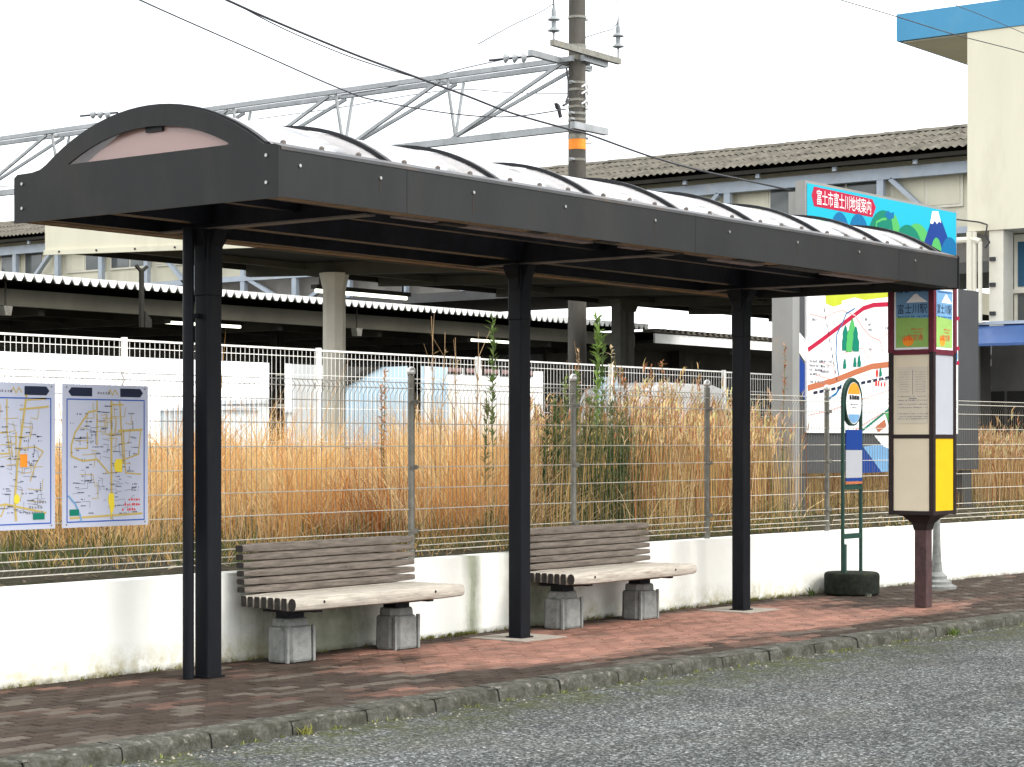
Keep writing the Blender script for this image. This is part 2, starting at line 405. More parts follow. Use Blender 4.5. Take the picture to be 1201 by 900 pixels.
def paver_shape(x0, y0, L_, W_, dz, col=None, mb=None):
    mb = mb or MB(); e = .005; a, b, c, d = x0, x0 + L_, y0, y0 + W_
    v = [(a,c,-.05),(b,c,-.05),(b,d,-.05),(a,d,-.05),(a,c,dz-.005),(b,c,dz-.005),(b,d,dz-.005),(a,d,dz-.005),
         (a+e,c+e,dz),(b-e,c+e,dz),(b-e,d-e,dz),(a+e,d-e,dz)]
    f = [(0,1,5,4),(1,2,6,5),(2,3,7,6),(3,0,4,7),(4,5,9,8),(5,6,10,9),(6,7,11,10),(7,4,8,11),(8,9,10,11)]
    return mb.add(v, f, col)
pm = [mesh_of('paver', paver_shape(0, 0, PL - GP * u, PW - GP, 0), M['paver']) for u in (1, 1.3)]
spots = []
for r in range(27):
    for i in range(-3, 180):
        x = 4.6 + i * .2 + (.1 if r % 2 else 0); y = kerbY(x) + .195 + r * .1
        if y + .02 > wallY(x): continue
        d = (x + .1) * CS + y * SN; lat = (x + .1) * SN - y * CS; px = 600 + F * lat / d; py = HY + F * EYE / d
        if px < -120 or px > 1320 or py > 930: spots.append((9e9, x, y)); continue
        spots.append((d, x, y))
spots.sort(); pf = MB()
for k, (d, x, y) in enumerate(spots):
    dz = random.uniform(-.003, .002)
    if k < 300: piece('paver', pm[k % 2], (x, y, dz), pave, paver_col(x + .1, y + .05))
    else: paver_shape(x, y, PL - GP, PW - GP, dz, paver_col(x + .1, y + .05), pf)
obj('pavers', pf, M['paver_far'], pave, kind='stuff')
# mortar pads round the middle and right columns
for cx in (12.47, 15.72):
    obj('mortar_pad', MB().box(cx-.24, cx+.30, 9.27, 9.80, -.01, .006 if cx < 13 else .005), M['pad'], pave)

kerb = thing('kerb', 'row of worn rounded concrete kerb stones along the asphalt road', 'kerb', (10, 7.7, 0))
prof = [(0.195,-.12),(0.195,0.),(0.05,0.),(.028,-.004),(.012,-.014),(.004,-.030),(0.0,-.12)]
kx = 4.45
while kx < 40:
    L_ = .59 + random.uniform(-.012, .008); y0, y1 = kerbY(kx), kerbY(kx + L_); m = MB(); n = len(prof); j = random.uniform(-.004, .004)
    segs = 7; cols = []
    for s_ in range(segs):
        u = s_ / (segs - 1); uu = kx + L_ * u; yy = y0 + (y1 - y0) * u
        for q, (dy, z) in enumerate(prof):
            wob = (.006 * nz2(uu * 3, q * 2.1, 1.7, 5)) if 1 < q < 6 else 0
            sh = (.006 if s_ in (0, segs-1) and 1 < q < 6 else 0)
            cols.append((uu, yy + dy + wob + sh, z + j - sh * .7 if z > -.1 else z))
    m.v = cols
    for s_ in range(segs - 1):
        for q in range(n - 1): m.f.append((s_*n+q, s_*n+q+1, (s_+1)*n+q+1, (s_+1)*n+q))
    m.f += [tuple(range(n)), tuple(range((segs)*n-1, (segs-1)*n-1, -1))]
    obj('kerb_stone', m, M['kerb'], kerb, smooth=True); kx += .605

# low wall
wl = MB(); xs = [-6, 0, 4] + list(np.arange(6, 17.1, 1.)) + [18, 19, 20.5, 22, 25, 30, 40, 55]
for a, b in zip(xs[:-1], xs[1:]):
    p = [(a, wallY(a)), (b, wallY(b)), (b, wallY(b)+.18), (a, wallY(a)+.18)]
    wl.add([(x, y, z) for z in (-.1, .605) for x, y in p], [(0,1,5,4),(2,3,7,6),(4,5,6,7)])
tag(obj('low_wall', wl, M['wall']), 'low white painted retaining wall with green stains and painted shade behind the benches', 'wall')

# embankment of soil behind the wall
em = MB(); X_ = np.arange(-8, 80.1, 1.5); Y_ = [0, .35, .8, 1.5, 2.5, 3.6, 5., 6.8, 9, 14, 30, 60]
for x in X_:
    for dy in Y_:
        yy = wallY(x) + .17 + dy; z = np.interp(dy, [0, .35, 2.5, 6.8, 9, 60], [.56, .585, .64, .76, .45, .3]) + (.05 * nz2(x, yy, .9, 2) if 0 < dy < 8 else 0)
        em.v.append((x, yy, z))
n = len(Y_)
for i in range(len(X_) - 1):
    for j in range(n - 1): em.f.append((i*n+j, (i+1)*n+j, (i+1)*n+j+1, i*n+j+1))
struct('embankment', em, M['soil'], smooth=True)

# ------------------------------------------------------------------ bus shelter
SX0, SX1, SY0, SY1, SZ0, SZ1 = 8.18, 16.74, 7.90, 10.13, 2.85, 3.14
sh = thing('bus_shelter', 'long charcoal bus shelter with arched translucent roof over the two benches', 'bus shelter', (12.46, 9.5, 0))
AC, AR, ZC = 8.95, 1.63, 1.815                         # arch axis Y, radius, centre height
def arc(y0, y1, n, r=AR, zc=ZC): return [(y0 + (y1 - y0) * k / n, zc + math.sqrt(max(0, r*r - (y0 + (y1-y0)*k/n - AC)**2))) for k in range(n + 1)]
jx = [SX0 + .012, 9.27, 12.44, 15.61, SX1 - .012]
for a, b in zip(jx[:-1], jx[1:]):
    obj('fascia_panel', MB().box(a + .002, b - .002, SY0, SY0 + .012, SZ0, SZ1 - .01), M['charcoal'], sh)
    obj('fascia_panel', MB().box(a + .002, b - .002, SY1 - .012, SY1, SZ0, SZ1 - .01), M['charcoal'], sh)
obj('flashing', MB().add([(SX0+.02,SY0-.004,SZ1-.012),(SX1-.02,SY0-.004,SZ1-.012),(SX1-.02,8.03,SZ1+.03),(SX0+.02,8.03,SZ1+.03),
     (SX0+.02,SY0-.004,SZ1-.03),(SX1-.02,SY0-.004,SZ1-.03)], [(0,1,2,3),(4,5,1,0)]), M['flash'], sh)
obj('flashing', MB().add([(SX0+.02,SY1+.004,SZ1-.012),(SX1-.02,SY1+.004,SZ1-.012),(SX1-.02,9.87,SZ1+.03),(SX0+.02,9.87,SZ1+.03),
     (SX0+.02,SY1+.004,SZ1-.03),(SX1-.02,SY1+.004,SZ1-.03)], [(3,2,1,0),(0,1,5,4)]), M['flash'], sh)
# end panels: a band below and the arched band above, with the window between them
def end_panel(x):
    o_ = arc(8.0, 9.92, 24); N = 24
    inner = [(AC + (-.69 + 1.38 * k / N), None) for k in range(N + 1)]
    ir = 1.55; iz = 3.165 - math.sqrt(ir*ir - .69**2)
    inner = [(y, iz + math.sqrt(max(0, ir*ir - (y-AC)**2))) for y, _ in inner]
    th = .014; m = MB()
    # lower band
    low = [(SY0-.01,SZ0-.008),(SY1+.01,SZ0-.008),(SY1+.01,SZ1-.02),(SY1-.02,SZ1),(9.92,SZ1+.004),(AC+.69,3.165),(AC-.69,3.165),(8.0,SZ1+.004),(SY0+.02,SZ1),(SY0-.01,SZ1-.01)]
    m.prism([Vector((x, y, z)) for y, z in low], (0,0,0), (th,0,0))
    for k in range(N):
        q = [o_[k], o_[k+1], inner[k+1], inner[k]]
        q = [(y, z + (0 if 0 else 0)) for y, z in q]
        if k == 0: q[0] = (8.0, SZ1+.004)
        if k == N-1: q[1] = (9.92, SZ1+.004)
        v = [(x, y, z) for y, z in q] + [(x+th, y, z) for y, z in q]
        m.add(v, [(0,1,2,3),(7,6,5,4),(0,4,5,1),(3,2,6,7)])
    obj('end_panel', m, M['charcoal'], sh)
    return inner, iz
inner, iz = end_panel(SX0 - .008); end_panel(SX1 - .006)
for x in (SX0 + .04, SX1 - .05):                          # tinted window, cut a little short as in the photograph
    poly = [(AC+.60,3.155),(AC-.63,3.155)] + [(AC + y, iz + 1.56**2 / 1.56 + 0) for y in ()]
    poly = [(AC+.62,3.15),(AC+.26,3.325),(AC+.02,3.352),(AC-.2,3.34),(AC-.63,3.20),(AC-.60,3.15)]
    obj('end_window', MB().prism([Vector((x, y, z)) for y, z in poly], (0,0,0), (.004,0,0)), M['pink'], sh)
    obj('window_clip', MB().box(x-.02, x+.006, AC-.10, AC+.04, 3.30, 3.34), M['rib'], sh)
# vault sheets and ribs
rx = [SX0 + .01 + k * (SX1 - SX0 - .02) / 8.15 for k in range(9)]; rx[-1] = min(rx[-1], SX1 - .12)
ends = rx + [SX1 - .01]
A = arc(8.0, 9.9, 20, AR - .02)
for a, b in zip(ends[:-1], ends[1:]):
    m = MB()
    for y, z in A: m.v += [(a, y, z + .004), (b, y, z + .004)]
    for k in range(20): m.f.append((2*k, 2*k+1, 2*k+3, 2*k+2))
    o = obj('roof_sheet', m, M['vault'], sh, smooth=True)
    s_ = o.modifiers.new('thickness', 'SOLIDIFY'); s_.thickness = .004
for x in ends[:-1]:
    m = MB(); Ar = arc(7.985, 9.915, 22, AR)
    for (y0, z0), (y1, z1) in zip(Ar[:-1], Ar[1:]):
        m.bar((x + .02, y0, z0 + .004), (x + .02, y1, z1 + .004), .038, .020, up=(1,0,0)) if 0 else m.bar((x + .02, y0, z0), (x + .02, y1, z1), .036, .024)
    obj('roof_rib', m, M['rib'], sh)
m = MB()
for a, b in zip(ends[:-1], ends[1:]):
    if b - a < .5: continue
    for k in range(3):
        x = a + (b - a) * (k + .65) / 3.3
        for yy in (8.07, 9.83):
            z = ZC + math.sqrt(AR*AR - (yy-AC)**2); m.lathe(x, yy, [(.016, z-.015), (.016, z+.004), (.007, z+.012)], 8)
obj('sheet_bolts', m, M['flange'], sh, kind='stuff')
for x in [8.35, 9.03, 9.90, 10.86, 11.92, 12.9, 13.9, 14.9, 15.9]:
    obj('screw', MB().tube((x, SY0 + .001, 3.035), (x, SY0 - .008, 3.035), .010, 8), M['bolt'], sh)
for x in (9.03, 9.90, 11.92, 13.9, 15.9): obj('rust_run', MB().box(x-.004, x+.003, SY0-.0012, SY0-.0004, 3.035-random.uniform(.06,.14), 3.028), M['rust'], sh)
for y, z in ((7.98, 3.08), (7.98, 2.93), (10.06, 3.08), (10.06, 2.93)):
    obj('screw', MB().tube((SX0 - .007, y, z), (SX0 - .016, y, z), .010, 8), M['bolt'], sh)
# underside: timber edging, box gutters, beams
obj('edging_board', MB().box(SX0+.012, SX1-.012, SY0+.014, SY0+.13, SZ0+.002, SZ0+.03), M['soffit'], sh)
obj('edging_board', MB().box(SX0+.012, SX1-.012, SY1-.13, SY1-.014, SZ0+.002, SZ0+.03), M['soffit'], sh)
obj('gutter_box', MB().box(SX0+.02, SX1-.02, SY0+.135, SY0+.22, SZ0+.012, SZ1-.03), M['navy_steel'], sh)
obj('gutter_box', MB().box(SX0+.02, SX1-.02, SY1-.22, SY1-.135, SZ0+.006, SZ1-.03), M['navy_steel'], sh)
MAUVE = simple('peeling mauve strip', (.24,.19,.185), .7, dirt=(.40,.35,.33)); DK = simple('exposed dark edging', (.03,.028,.026), .7)
for k, (a, b, mt, y0, y1, z0) in enumerate(((9.35, 9.72, MAUVE, .13, .2, -.006), (10.0, 11.35, MAUVE, .12, .21, -.010), (11.75, 12.0, MAUVE, .13, .2, -.006), (12.95, 13.6, MAUVE, .12, .22, -.010), (14.6, 15.7, MAUVE, .08, .2, -.008),
      (11.3, 11.55, DK, .02, .10, -.003), (13.1, 13.45, DK, .02, .10, -.004), (9.75, 9.98, DK, .12, .20, -.012), (12.1, 12.45, DK, .10, .19, -.005), (10.55, 10.7, DK, .02, .08, -.003), (13.7, 14.5, DK, .03, .19, -.003), (15.75, 16.6, DK, .02, .18, -.003))):
    obj('peeling_strip', MB().box(a, b, SY0+y0, SY0+y1, SZ0+z0, SZ0+.0035+.0003*k), mt, sh)
for a, b in ((12.3, 13.0), (13.02, 13.06), (14.4, 15.0)): obj('worn_edge', MB().box(a, b, SY1-.132, SY1-.10, SZ0-.003, SZ0+.001), MAUVE, sh)
COLX = (9.20, 12.47, 15.72); CY = 9.50
obj('long_beam', MB().box(SX0+.03, SX1-.03, CY-.05, CY+.05, SZ0+.03, SZ0+.20), M['navy_steel'], sh)
obj('long_beam', MB().box(SX0+.03, SX1-.03, 8.7, 8.76, SZ0+.06, SZ0+.2), M['navy_steel'], sh)
for cx in COLX:
    b = obj('cross_beam', MB().box(cx-.006, cx+.006, SY0+.225, SY1-.225, SZ0+.008, SZ0+.19), M['navy_steel'], sh)
    obj('flange', MB().box(cx-.045, cx+.045, SY0+.225, SY1-.225, SZ0-.004, SZ0+.006), M['flange'], b)
    c = obj('column', MB().box(cx-.062, cx+.062, CY-.062, CY+.062, 0, SZ0-.006), M['column'], sh, bevel=.012)
    g = MB()
    for s_ in (-1, 1):
        g.add([(cx+s_*.063, CY-.03, 2.62), (cx+s_*.063, CY+.03, 2.62), (cx+s_*.078, CY-.05, 2.74), (cx+s_*.078, CY+.05, 2.74),
               (cx+s_*.105, CY-.06, 2.79), (cx+s_*.105, CY+.06, 2.79), (cx+s_*.115, CY-.06, 2.844), (cx+s_*.115, CY+.06, 2.844),
               (cx+s_*.063, CY-.06, 2.844), (cx+s_*.063, CY+.06, 2.844)],
              [(0,1,3,2),(2,3,5,4),(4,5,7,6),(0,2,4,6,8),(1,3,5,7,9),(6,7,9,8)])
        g.prism([Vector((cx-.05, CY+s_*.063, 2.60)), Vector((cx-.05, CY+s_*.08, 2.74)), Vector((cx-.05, CY+s_*.11, 2.80)), Vector((cx-.05, CY+s_*.12, 2.844)), Vector((cx-.05, CY+s_*.063, 2.844))], (0,0,0), (.10,0,0))
    obj('bracket', g, M['column'], sh)
    obj('sleeve', MB().box(cx-.066, cx+.066, CY-.066, CY+.066, 2.42, 2.84), M['column'], c, bevel=.012)
    obj('base_cover', MB().box(cx-.075, cx+.075, CY-.075, CY+.075, .004, .016), M['column'], c)
for px_, y_ in ((9.06, 9.535), (15.98, 9.66)):
    p = obj('drain_pipe', MB().tube((px_, y_, .0), (px_, y_, SZ0), .036, 14), M['column'], sh, smooth=True)
    obj('pipe_clip', MB().box(min(px_, px_+.06) if px_ < 10 else px_-.2, max(px_, px_+.1) if px_ < 10 else px_, y_-.03, y_-.005, 2.28, 2.31), M['column'], p)

# ------------------------------------------------------------------ benches
def bench(bx, label):
    t = thing('bench', label, 'bench', (bx + .89, 9.7, 0), 'timber slat benches under the shelter')
    L_ = 1.78
    def slat(y0, y1, z0, z1, mat, rr, x0=bx, x1=bx + L_):
        yc, zc = (y0+y1)/2, (z0+z1)/2; hy, hz = (y1-y0)/2, (z1-z0)/2; pts = []
        for a0 in (0, 90, 180, 270):
            for k in range(3):
                a = R(a0 + 45 * k); sx = 1 if a0 in (0, 270) else -1; sz = 1 if a0 in (0, 90) else -1
                pts.append((yc + sx * (hy - rr) + rr * math.cos(a), zc + sz * (hz - rr) + rr * math.sin(a)))
        m = MB(); K = 9
        for s_ in range(K):
            u = s_ / (K-1); x = x0 + (x1-x0) * u; e = .006 if s_ in (0, K-1) else 0
            wz = .0025 * nz2(x * 2, yc * 9, 1.3, z0 * 5); wy = .0025 * nz2(x * 2, yc * 7, 1.1, 9 + z0)
            for y, z in pts: m.v.append((x, y + wy + (e if y < yc else -e), z + wz + (e if z < zc else -e)))
        n_ = len(pts)
        for s_ in range(K-1):
            for q in range(n_): m.f.append((s_*n_+q, s_*n_+(q+1)%n_, (s_+1)*n_+(q+1)%n_, (s_+1)*n_+q))
        m.f += [tuple(range(n_-1,-1,-1)), tuple(range((K-1)*n_, K*n_))]
        return m
    seat = obj('seat', MB().box(bx+.24, bx+.30, 9.44, 9.94, .352, .366), M['navy_steel'], t)
    obj('seat_bar', MB().box(bx+L_-.37, bx+L_-.31, 9.44, 9.94, .352, .366), M['navy_steel'], seat)
    f = obj('slat', slat(9.395, 9.475, .368, .466, M['bench_front'], .032), M['bench_front'], seat, smooth=True)
    for k in range(7):
        y = 9.478 + k * .0625
        obj('slat', slat(y, y + .0605, .368 + .002 * k, .464 - .001 * (k % 3), M['bench_front'], .007), M['bench_front'] if k < 7 else M['bench'], seat, smooth=True)
    for xx in (bx + .27, bx + L_ - .34):
        obj('bolt_hole', MB().tube((xx, 9.40, .425), (xx, 9.3935, .425), .011, 10), M['darkgap'], seat)
    back = obj('backrest', MB().box(bx+.24, bx+.29, 9.955, 9.972, .40, .77), M['navy_steel'], t)
    obj('back_bar', MB().box(bx+L_-.36, bx+L_-.31, 9.955, 9.972, .40, .77), M['navy_steel'], back)
    for k in range(6):
        z = .470 + k * .0555; y = 9.868 + k * .0035
        obj('slat', slat(y, y + .082, z, z + .050 + (.006 if k == 5 else 0), M['bench'], .010), M['bench'], back, smooth=True)
    for lx in (bx + .30, bx + L_ - .37):
        def block(hx, hy, ch, z0, z1, sc=1.0):
            P = [(hx-ch,-hy),(hx,-hy+ch),(hx,hy-ch),(hx-ch,hy),(-hx+ch,hy),(-hx,hy-ch),(-hx,-hy+ch),(-hx+ch,-hy)]
            v = [(lx + x, 9.74 + y, z0) for x, y in P] + [(lx + x*sc, 9.74 + y*sc, z1) for x, y in P]
            return MB().add(v, [tuple(range(7,-1,-1)), tuple(range(8,16))] + [(k,(k+1)%8,8+(k+1)%8,8+k) for k in range(8)])
        lg = obj('leg', block(.150, .117, .06, 0, .245, .97), M['concrete'], t, bevel=.022)
        for sx, sy in ((-1,-1),(1,-1)):
            obj('corner_rib', MB().box(lx+sx*.128-.012, lx+sx*.128+.012, 9.74+sy*.098-.012, 9.74+sy*.098+.012, 0, .247), M['concrete'], lg, bevel=.004)
        obj('leg_cap', block(.125, .098, .05, .244, .300, .93), M['concrete'], lg, bevel=.012)
        obj('bracket', MB().box(lx-.075, lx+.075, 9.74-.06, 9.74+.06, .29, .353).box(lx-.10, lx+.10, 9.60, 9.90, .340, .352), M['navy_steel'], lg)
bench(9.90, 'grey slatted bench on concrete blocks between the left and middle columns')
bench(13.05, 'grey slatted bench on concrete blocks right of the middle column, pale front edge')

# ------------------------------------------------------------------ boards: flat print on a plane
class Board:
    def __init__(s, o, U, N, parent): s.o = Vector(o); s.U = Vector(U); s.N = Vector(N); s.V = Vector((0,0,1)); s.p = parent
    def pt(s, u, v, n=0.): return s.o + s.U * u + s.V * v + s.N * n
    def poly(s, name, pts, mat, n, parent=None, mb=None):
        m = mb or MB(); vs = [s.pt(u, v, n) for u, v in pts]; m.add(vs, [tuple(range(len(vs)))])
        return m if mb is not None else obj(name, m, mat, parent or s.p)
    def rect(s, name, u0, v0, u1, v1, mat, n, th=None, parent=None, **k):
        m = MB(); q = [s.pt(u0,v0), s.pt(u1,v0), s.pt(u1,v1), s.pt(u0,v1)]
        m.prism(q, s.N * ((n - th) if th else (n-.002)), s.N * n); return obj(name, m, mat, parent or s.p, **k)
    def line(s, pts, wd, n, mb):
        for i, (a, b) in enumerate(zip(pts[:-1], pts[1:])):
            d = Vector((b[0]-a[0], b[1]-a[1])); 
            if d.length < 1e-6: continue
            d.normalize(); e = wd * .3; h = Vector((-d.y, d.x)) * wd / 2; nn = n + .00012 * (i % 5) + .00003 * (len(mb.f) % 7)
            A_ = Vector(a) - d * e; B_ = Vector(b) + d * e
            mb.add([s.pt(*(A_-h), nn), s.pt(*(B_-h), nn), s.pt(*(B_+h), nn), s.pt(*(A_+h), nn)], [(0,1,2,3)])
        return mb
    def disc(s, u, v, ru, rv, n, mb, a0=0, a1=360, k=22):
        pts = [(u + ru * math.cos(R(a0 + (a1-a0)*i/k)), v + rv * math.sin(R(a0 + (a1-a0)*i/k))) for i in range(k + (0 if a1-a0 >= 360 else 1))]
        mb.add([s.pt(x, y, n) for x, y in pts], [tuple(range(len(pts)))]); return mb
    def text(s, name, body, u, v, wd, ht, mat, n, parent=None, bold=0.0):
        c = bpy.data.curves.new('t', 'FONT'); c.body = body; c.offset = bold; o = bpy.data.objects.new('t', c); C.objects.link(o)
        bpy.context.view_layer.update()
        me = bpy.data.meshes.new_from_object(o.evaluated_get(bpy.context.evaluated_depsgraph_get()))
        vs = [tuple(x.co) for x in me.vertices]; fs = [tuple(p.vertices) for p in me.polygons]
        bpy.data.objects.remove(o); bpy.data.curves.remove(c)
        x0 = min(a[0] for a in vs); x1 = max(a[0] for a in vs); y0 = min(a[1] for a in vs); y1 = max(a[1] for a in vs)
        m = MB(); m.add([s.pt(u + (a[0]-x0)/(x1-x0)*wd, v + (a[1]-y0)/(y1-y0)*ht, n) for a in vs], fs)
        return obj(name, m, mat, parent or s.p)
    def scribble(s, mb, u, v, wd, ht, n, cell=.5):      # print too small to read: little bars
        x = u
        while x < u + wd:
            b = random.uniform(.5, 1.) * ht * .8
            if random.random() < .85: mb.add([s.pt(x,v,n), s.pt(x+b,v,n), s.pt(x+b,v+ht*random.uniform(.5,1),n), s.pt(x,v+ht*random.uniform(.6,1),n)], [(0,1,2,3)])
            x += ht * random.uniform(.9, 1.3)
        return mb

# ------------------------------------------------------------------ mesh fence on the wall
fence = thing('mesh_fence', 'galvanised wire mesh fence with ball-capped posts standing on the white wall', 'fence', (12, 10.13, .6))
FX = [-.6 + 2.105 * k for k in range(22)]; FX = [11.93 - 2.105 * 6 + 2.105 * k for k in range(22)]
capm = mesh_of('post_cap', MB().lathe(0, 0, [(.006,-.032),(.030,-.024),(.034,-.012),(.034,.004),(.029,.02),(.017,.031),(.004,.035)], 12), M['cap'], True)
H = [.665, .71, .76, .82, .985, 1.145, 1.305, 1.465, 1.635, 1.80, 1.90, 1.945]
for k, x in enumerate(FX):
    y = wallY(x) + .10
    p = obj('post', MB().tube((x, y, .55), (x, y, 2.0), .026, 12), M['galv'], fence, smooth=True)
    o = piece('post_cap', capm, (x, y, 2.035), p)
    cl = MB()
    for z in (1.80, 1.305, .82): cl.box(x-.032, x+.032, y-.036, y-.022, z-.018, z+.018).tube((x-.05, y-.03, z), (x+.05, y-.03, z), .008, 6)
    obj('post_clamp', cl, M['galv'], p, kind='stuff')
    if k + 1 < len(FX):
        xb = FX[k+1]; yb = wallY(xb) + .10; m = MB(); P = lambda u: (x + (xb-x)*u, y + (yb-y)*u)
        m2 = MB(); u0, u1 = .018, .982; (ax, ay), (bx_, by_) = P(u0), P(u1); far = x > 24
        fold = {.71: -.045, 1.90: -.045}
        for z in H:
            f_ = fold.get(z, 0.) * .8; m.tube((ax, ay-.008+f_, z), (bx_, by_-.008+f_, z), .0036, 4)
        nv = 20 if far else 40
        for j in range(nv + 1):
            vx, vy = P(u0 + (u1-u0) * j / nv)
            pts = [(vx,vy,.665),(vx,vy-.036,.71),(vx,vy,.76),(vx,vy,1.80+.05),(vx,vy-.036,1.90),(vx,vy,1.945)]
            for a, b in zip(pts[:-1], pts[1:]):
                m2.tube(a, b, .0021, 3, caps=False)
        wp = obj('wire_panel', m, M['wire'], fence); obj('upright_wires', m2, M['wire_dark'], wp, kind='stuff')

# ------------------------------------------------------------------ two town maps hung on the fence
def poster(u0, label, seed):
    rs = random.Random(seed); W, Hh = .715, .905
    t = thing('map_poster', label, 'map poster', (u0 + W/2, 10.075, .96), 'town map posters hung on the mesh fence')
    b = Board((u0, 10.088, .957), (1,0,0), (0,-1,0), t)
    b.rect('sheet', 0, 0, W, Hh, M['poster'], .012, th=.006)
    n = .0135; m = MB()
    for a, c in (((.035,.035),(W-.035,.035)),((W-.035,.035),(W-.035,Hh-.095)),((W-.035,Hh-.095),(.035,Hh-.095)),((.035,Hh-.095),(.035,.035))): b.line([a, c], .008, n, m)
    obj('border', m, M['blueink'], t)
    m = MB(); b.poly('', [(.07,Hh-.075),(.24,Hh-.075),(.24,Hh-.02),(.07,Hh-.02),(.045,Hh-.048)], None, n, mb=m); b.poly('', [(W-.24,Hh-.075),(W-.07,Hh-.075),(W-.045,Hh-.048),(W-.07,Hh-.02),(W-.24,Hh-.02)], None, n, mb=m)
    obj('header_block', m, M['ink'], t)
    m = MB(); b.scribble(m, .26, Hh-.06, .12, .02, n); 
    obj('small_print', m, M['greyink'], t)
    m = MB(); b.line([(.37,Hh-.06),(.39,Hh-.03),(.41,Hh-.065),(.43,Hh-.03),(.455,Hh-.06)], .007, n, m); obj('header_script', m, M['roadyellow'], t)
    m = MB()
    if seed == 1:
        roads = [([(.40,.05),(.40,.80)],.016),([(.50,.40),(.47,.80)],.012),([(.06,.06),(.66,.075)],.013),([(.28,.80),(.28,.74),(.21,.73),(.10,.60),(.07,.52),(.07,.45)],.012),([(.28,.72),(.28,.52)],.011),([(.07,.45),(.16,.42),(.28,.43),(.38,.34)],.011),
                 ([(.46,.61),(.66,.62)],.014),([(.50,.62),(.52,.34),(.65,.33)],.009),([(.65,.62),(.63,.46),(.52,.43)],.009),([(.10,.50),(.20,.50),(.20,.60)],.008),([(.50,.78),(.40,.78)],.010)]
    else:
        roads = [([(.49,.83),(.42,.40),(.40,.17),(.41,.06)],.016),([(.34,.80),(.34,.60),(.06,.58)],.010),([(.44,.74),(.66,.76)],.012),([(.06,.46),(.36,.47),(.34,.62)],.010),([(.06,.12),(.33,.16),(.64,.10)],.013),([(.33,.16),(.30,.09),(.06,.07)],.009),
                 ([(.44,.50),(.56,.51),(.62,.48),(.56,.40),(.52,.30)],.008),([(.5,.80),(.64,.81)],.012),([(.41,.60),(.41,.45)],.010)]
    for pts, wd in roads: b.line(pts, wd, n, m)
    for k in range(22):
        u = rs.uniform(.08, W-.17); v = rs.uniform(.14, .72); e = rs.choice((.05,.08,.11)); f = rs.choice((.06,.10,-.08)); b.line([(u,v),(u+e,v+rs.uniform(-.01,.01)),(u+e+rs.uniform(-.02,.02),v+f)][:rs.choice((2,3,3))], .0045, n, m)
    obj('road_line', m, M['roadyellow'], t)
    m = MB()
    for k in range(34):
        u = rs.uniform(.06, W-.16); v = rs.uniform(.10, .70); e = rs.uniform(.02,.09); f = rs.uniform(-.1,.1)
        b.line([(u,v),(u+e,v+rs.uniform(-.012,.012)),(u+e+rs.uniform(-.01,.01),v+f),(u+e*1.6,v+f*1.05)][:rs.choice((2,3,4))], .0028, n + .0002, m)
    obj('street_line', m, M['greyink'], t)
    m = MB()
    for k in range(80):
        u = rs.uniform(.055, W-.13); v = rs.uniform(.07, .77); b.scribble(m, u, v, rs.uniform(.02,.06), .0085, n + .0008)
    for k in range(6):
        u = rs.uniform(.1, W-.1); v = rs.uniform(.2,.7)
        for q in range(4): b.scribble(m, u, v - q*.014, .010, .011, n + .0008)
    obj('place_name', m, M['ink'], t)
    m = MB()
    for q in range(3): b.scribble(m, .53 - .02*q, .16 - .032*q, .12, .018, n + .001)
    obj('notice_print', m, M['redprint'] if seed == 1 else M['greyink'], t)
    if seed == 1:
        m = MB(); b.poly('', [(.43,.35),(.49,.345),(.49,.43),(.44,.43),(.42,.395)], None, n+.001, mb=m); b.poly('', [(.37,.17),(.40,.06),(.425,.13),(.42,.21),(.38,.21)], None, n+.0012, mb=m)
        obj('yellow_marker', m, M['yellowprint'], t)
        m = MB(); b.line([(.045,.20),(.10,.15),(.14,.08),(.15,.04)], .012, n+.001, m); obj('river_line', m, M['skyprint'], t)
        b.rect('green_patch', .055, .075, .13, .115, M['hillgreen'], n+.002, th=.001)
    else:
        b.rect('orange_marker', .44, .385, .495, .465, M['orangeprint'], n+.002, th=.001)
        m = MB(); b.disc(.415, .19, .022, .03, n+.001, m); obj('yellow_marker', m, M['yellowprint'], t)
        b.rect('green_patch', .54, .06, .63, .10, M['hillgreen'], n+.002, th=.001)
    m = MB()
    for u in (.03, W-.03):
        for v in (.02, Hh-.02): b.disc(u, v, .006, .006, n+.0015, m, k=8)
    obj('eyelet', m, M['galv'], t)
poster(8.50, 'town map poster with two yellow markers, beside the left column', 1)
poster(8.44 - .715, 'town map poster with an orange marker, cut by the left picture edge', 2)

# ------------------------------------------------------------------ bus stop tower (box sign on a post)
TX0, TX1, TY0, TY1 = 16.81, 17.23, 8.18, 8.58
tw = thing('bus_stop_tower', 'square maroon-framed box sign on a single brown post at the shelter end', 'bus stop sign', (17.01, 8.37, 0))
ps = obj('post', MB().box(16.955, 17.075, 8.31, 8.43, 0, .84), M['postbrown'], tw, bevel=.01)
fn = MB(); a = .065; b_ = .19
for (h0, z0), (h1, z1) in (((.062,.70),(.075,.76)),((.075,.76),(.13,.82)),((.13,.82),(.20,.855))):
    v = [(17.015+sx*h, 8.37+sy*h, z) for h, z in ((h0,z0),(h1,z1)) for sx, sy in ((-1,-1),(1,-1),(1,1),(-1,1))]
    fn.add(v, [(0,1,5,4),(1,2,6,5),(2,3,7,6),(3,0,4,7),(3,2,1,0),(4,5,6,7)])
obj('funnel', fn, M['darkframe'], tw)
ZB = [.86, 1.545, 2.30, 2.90]
fr = MB(); r_ = .022
for x in (TX0, TX1):
    for y in (TY0, TY1): fr.box(x-r_, x+r_, y-r_, y+r_, ZB[0]-.02, ZB[2])
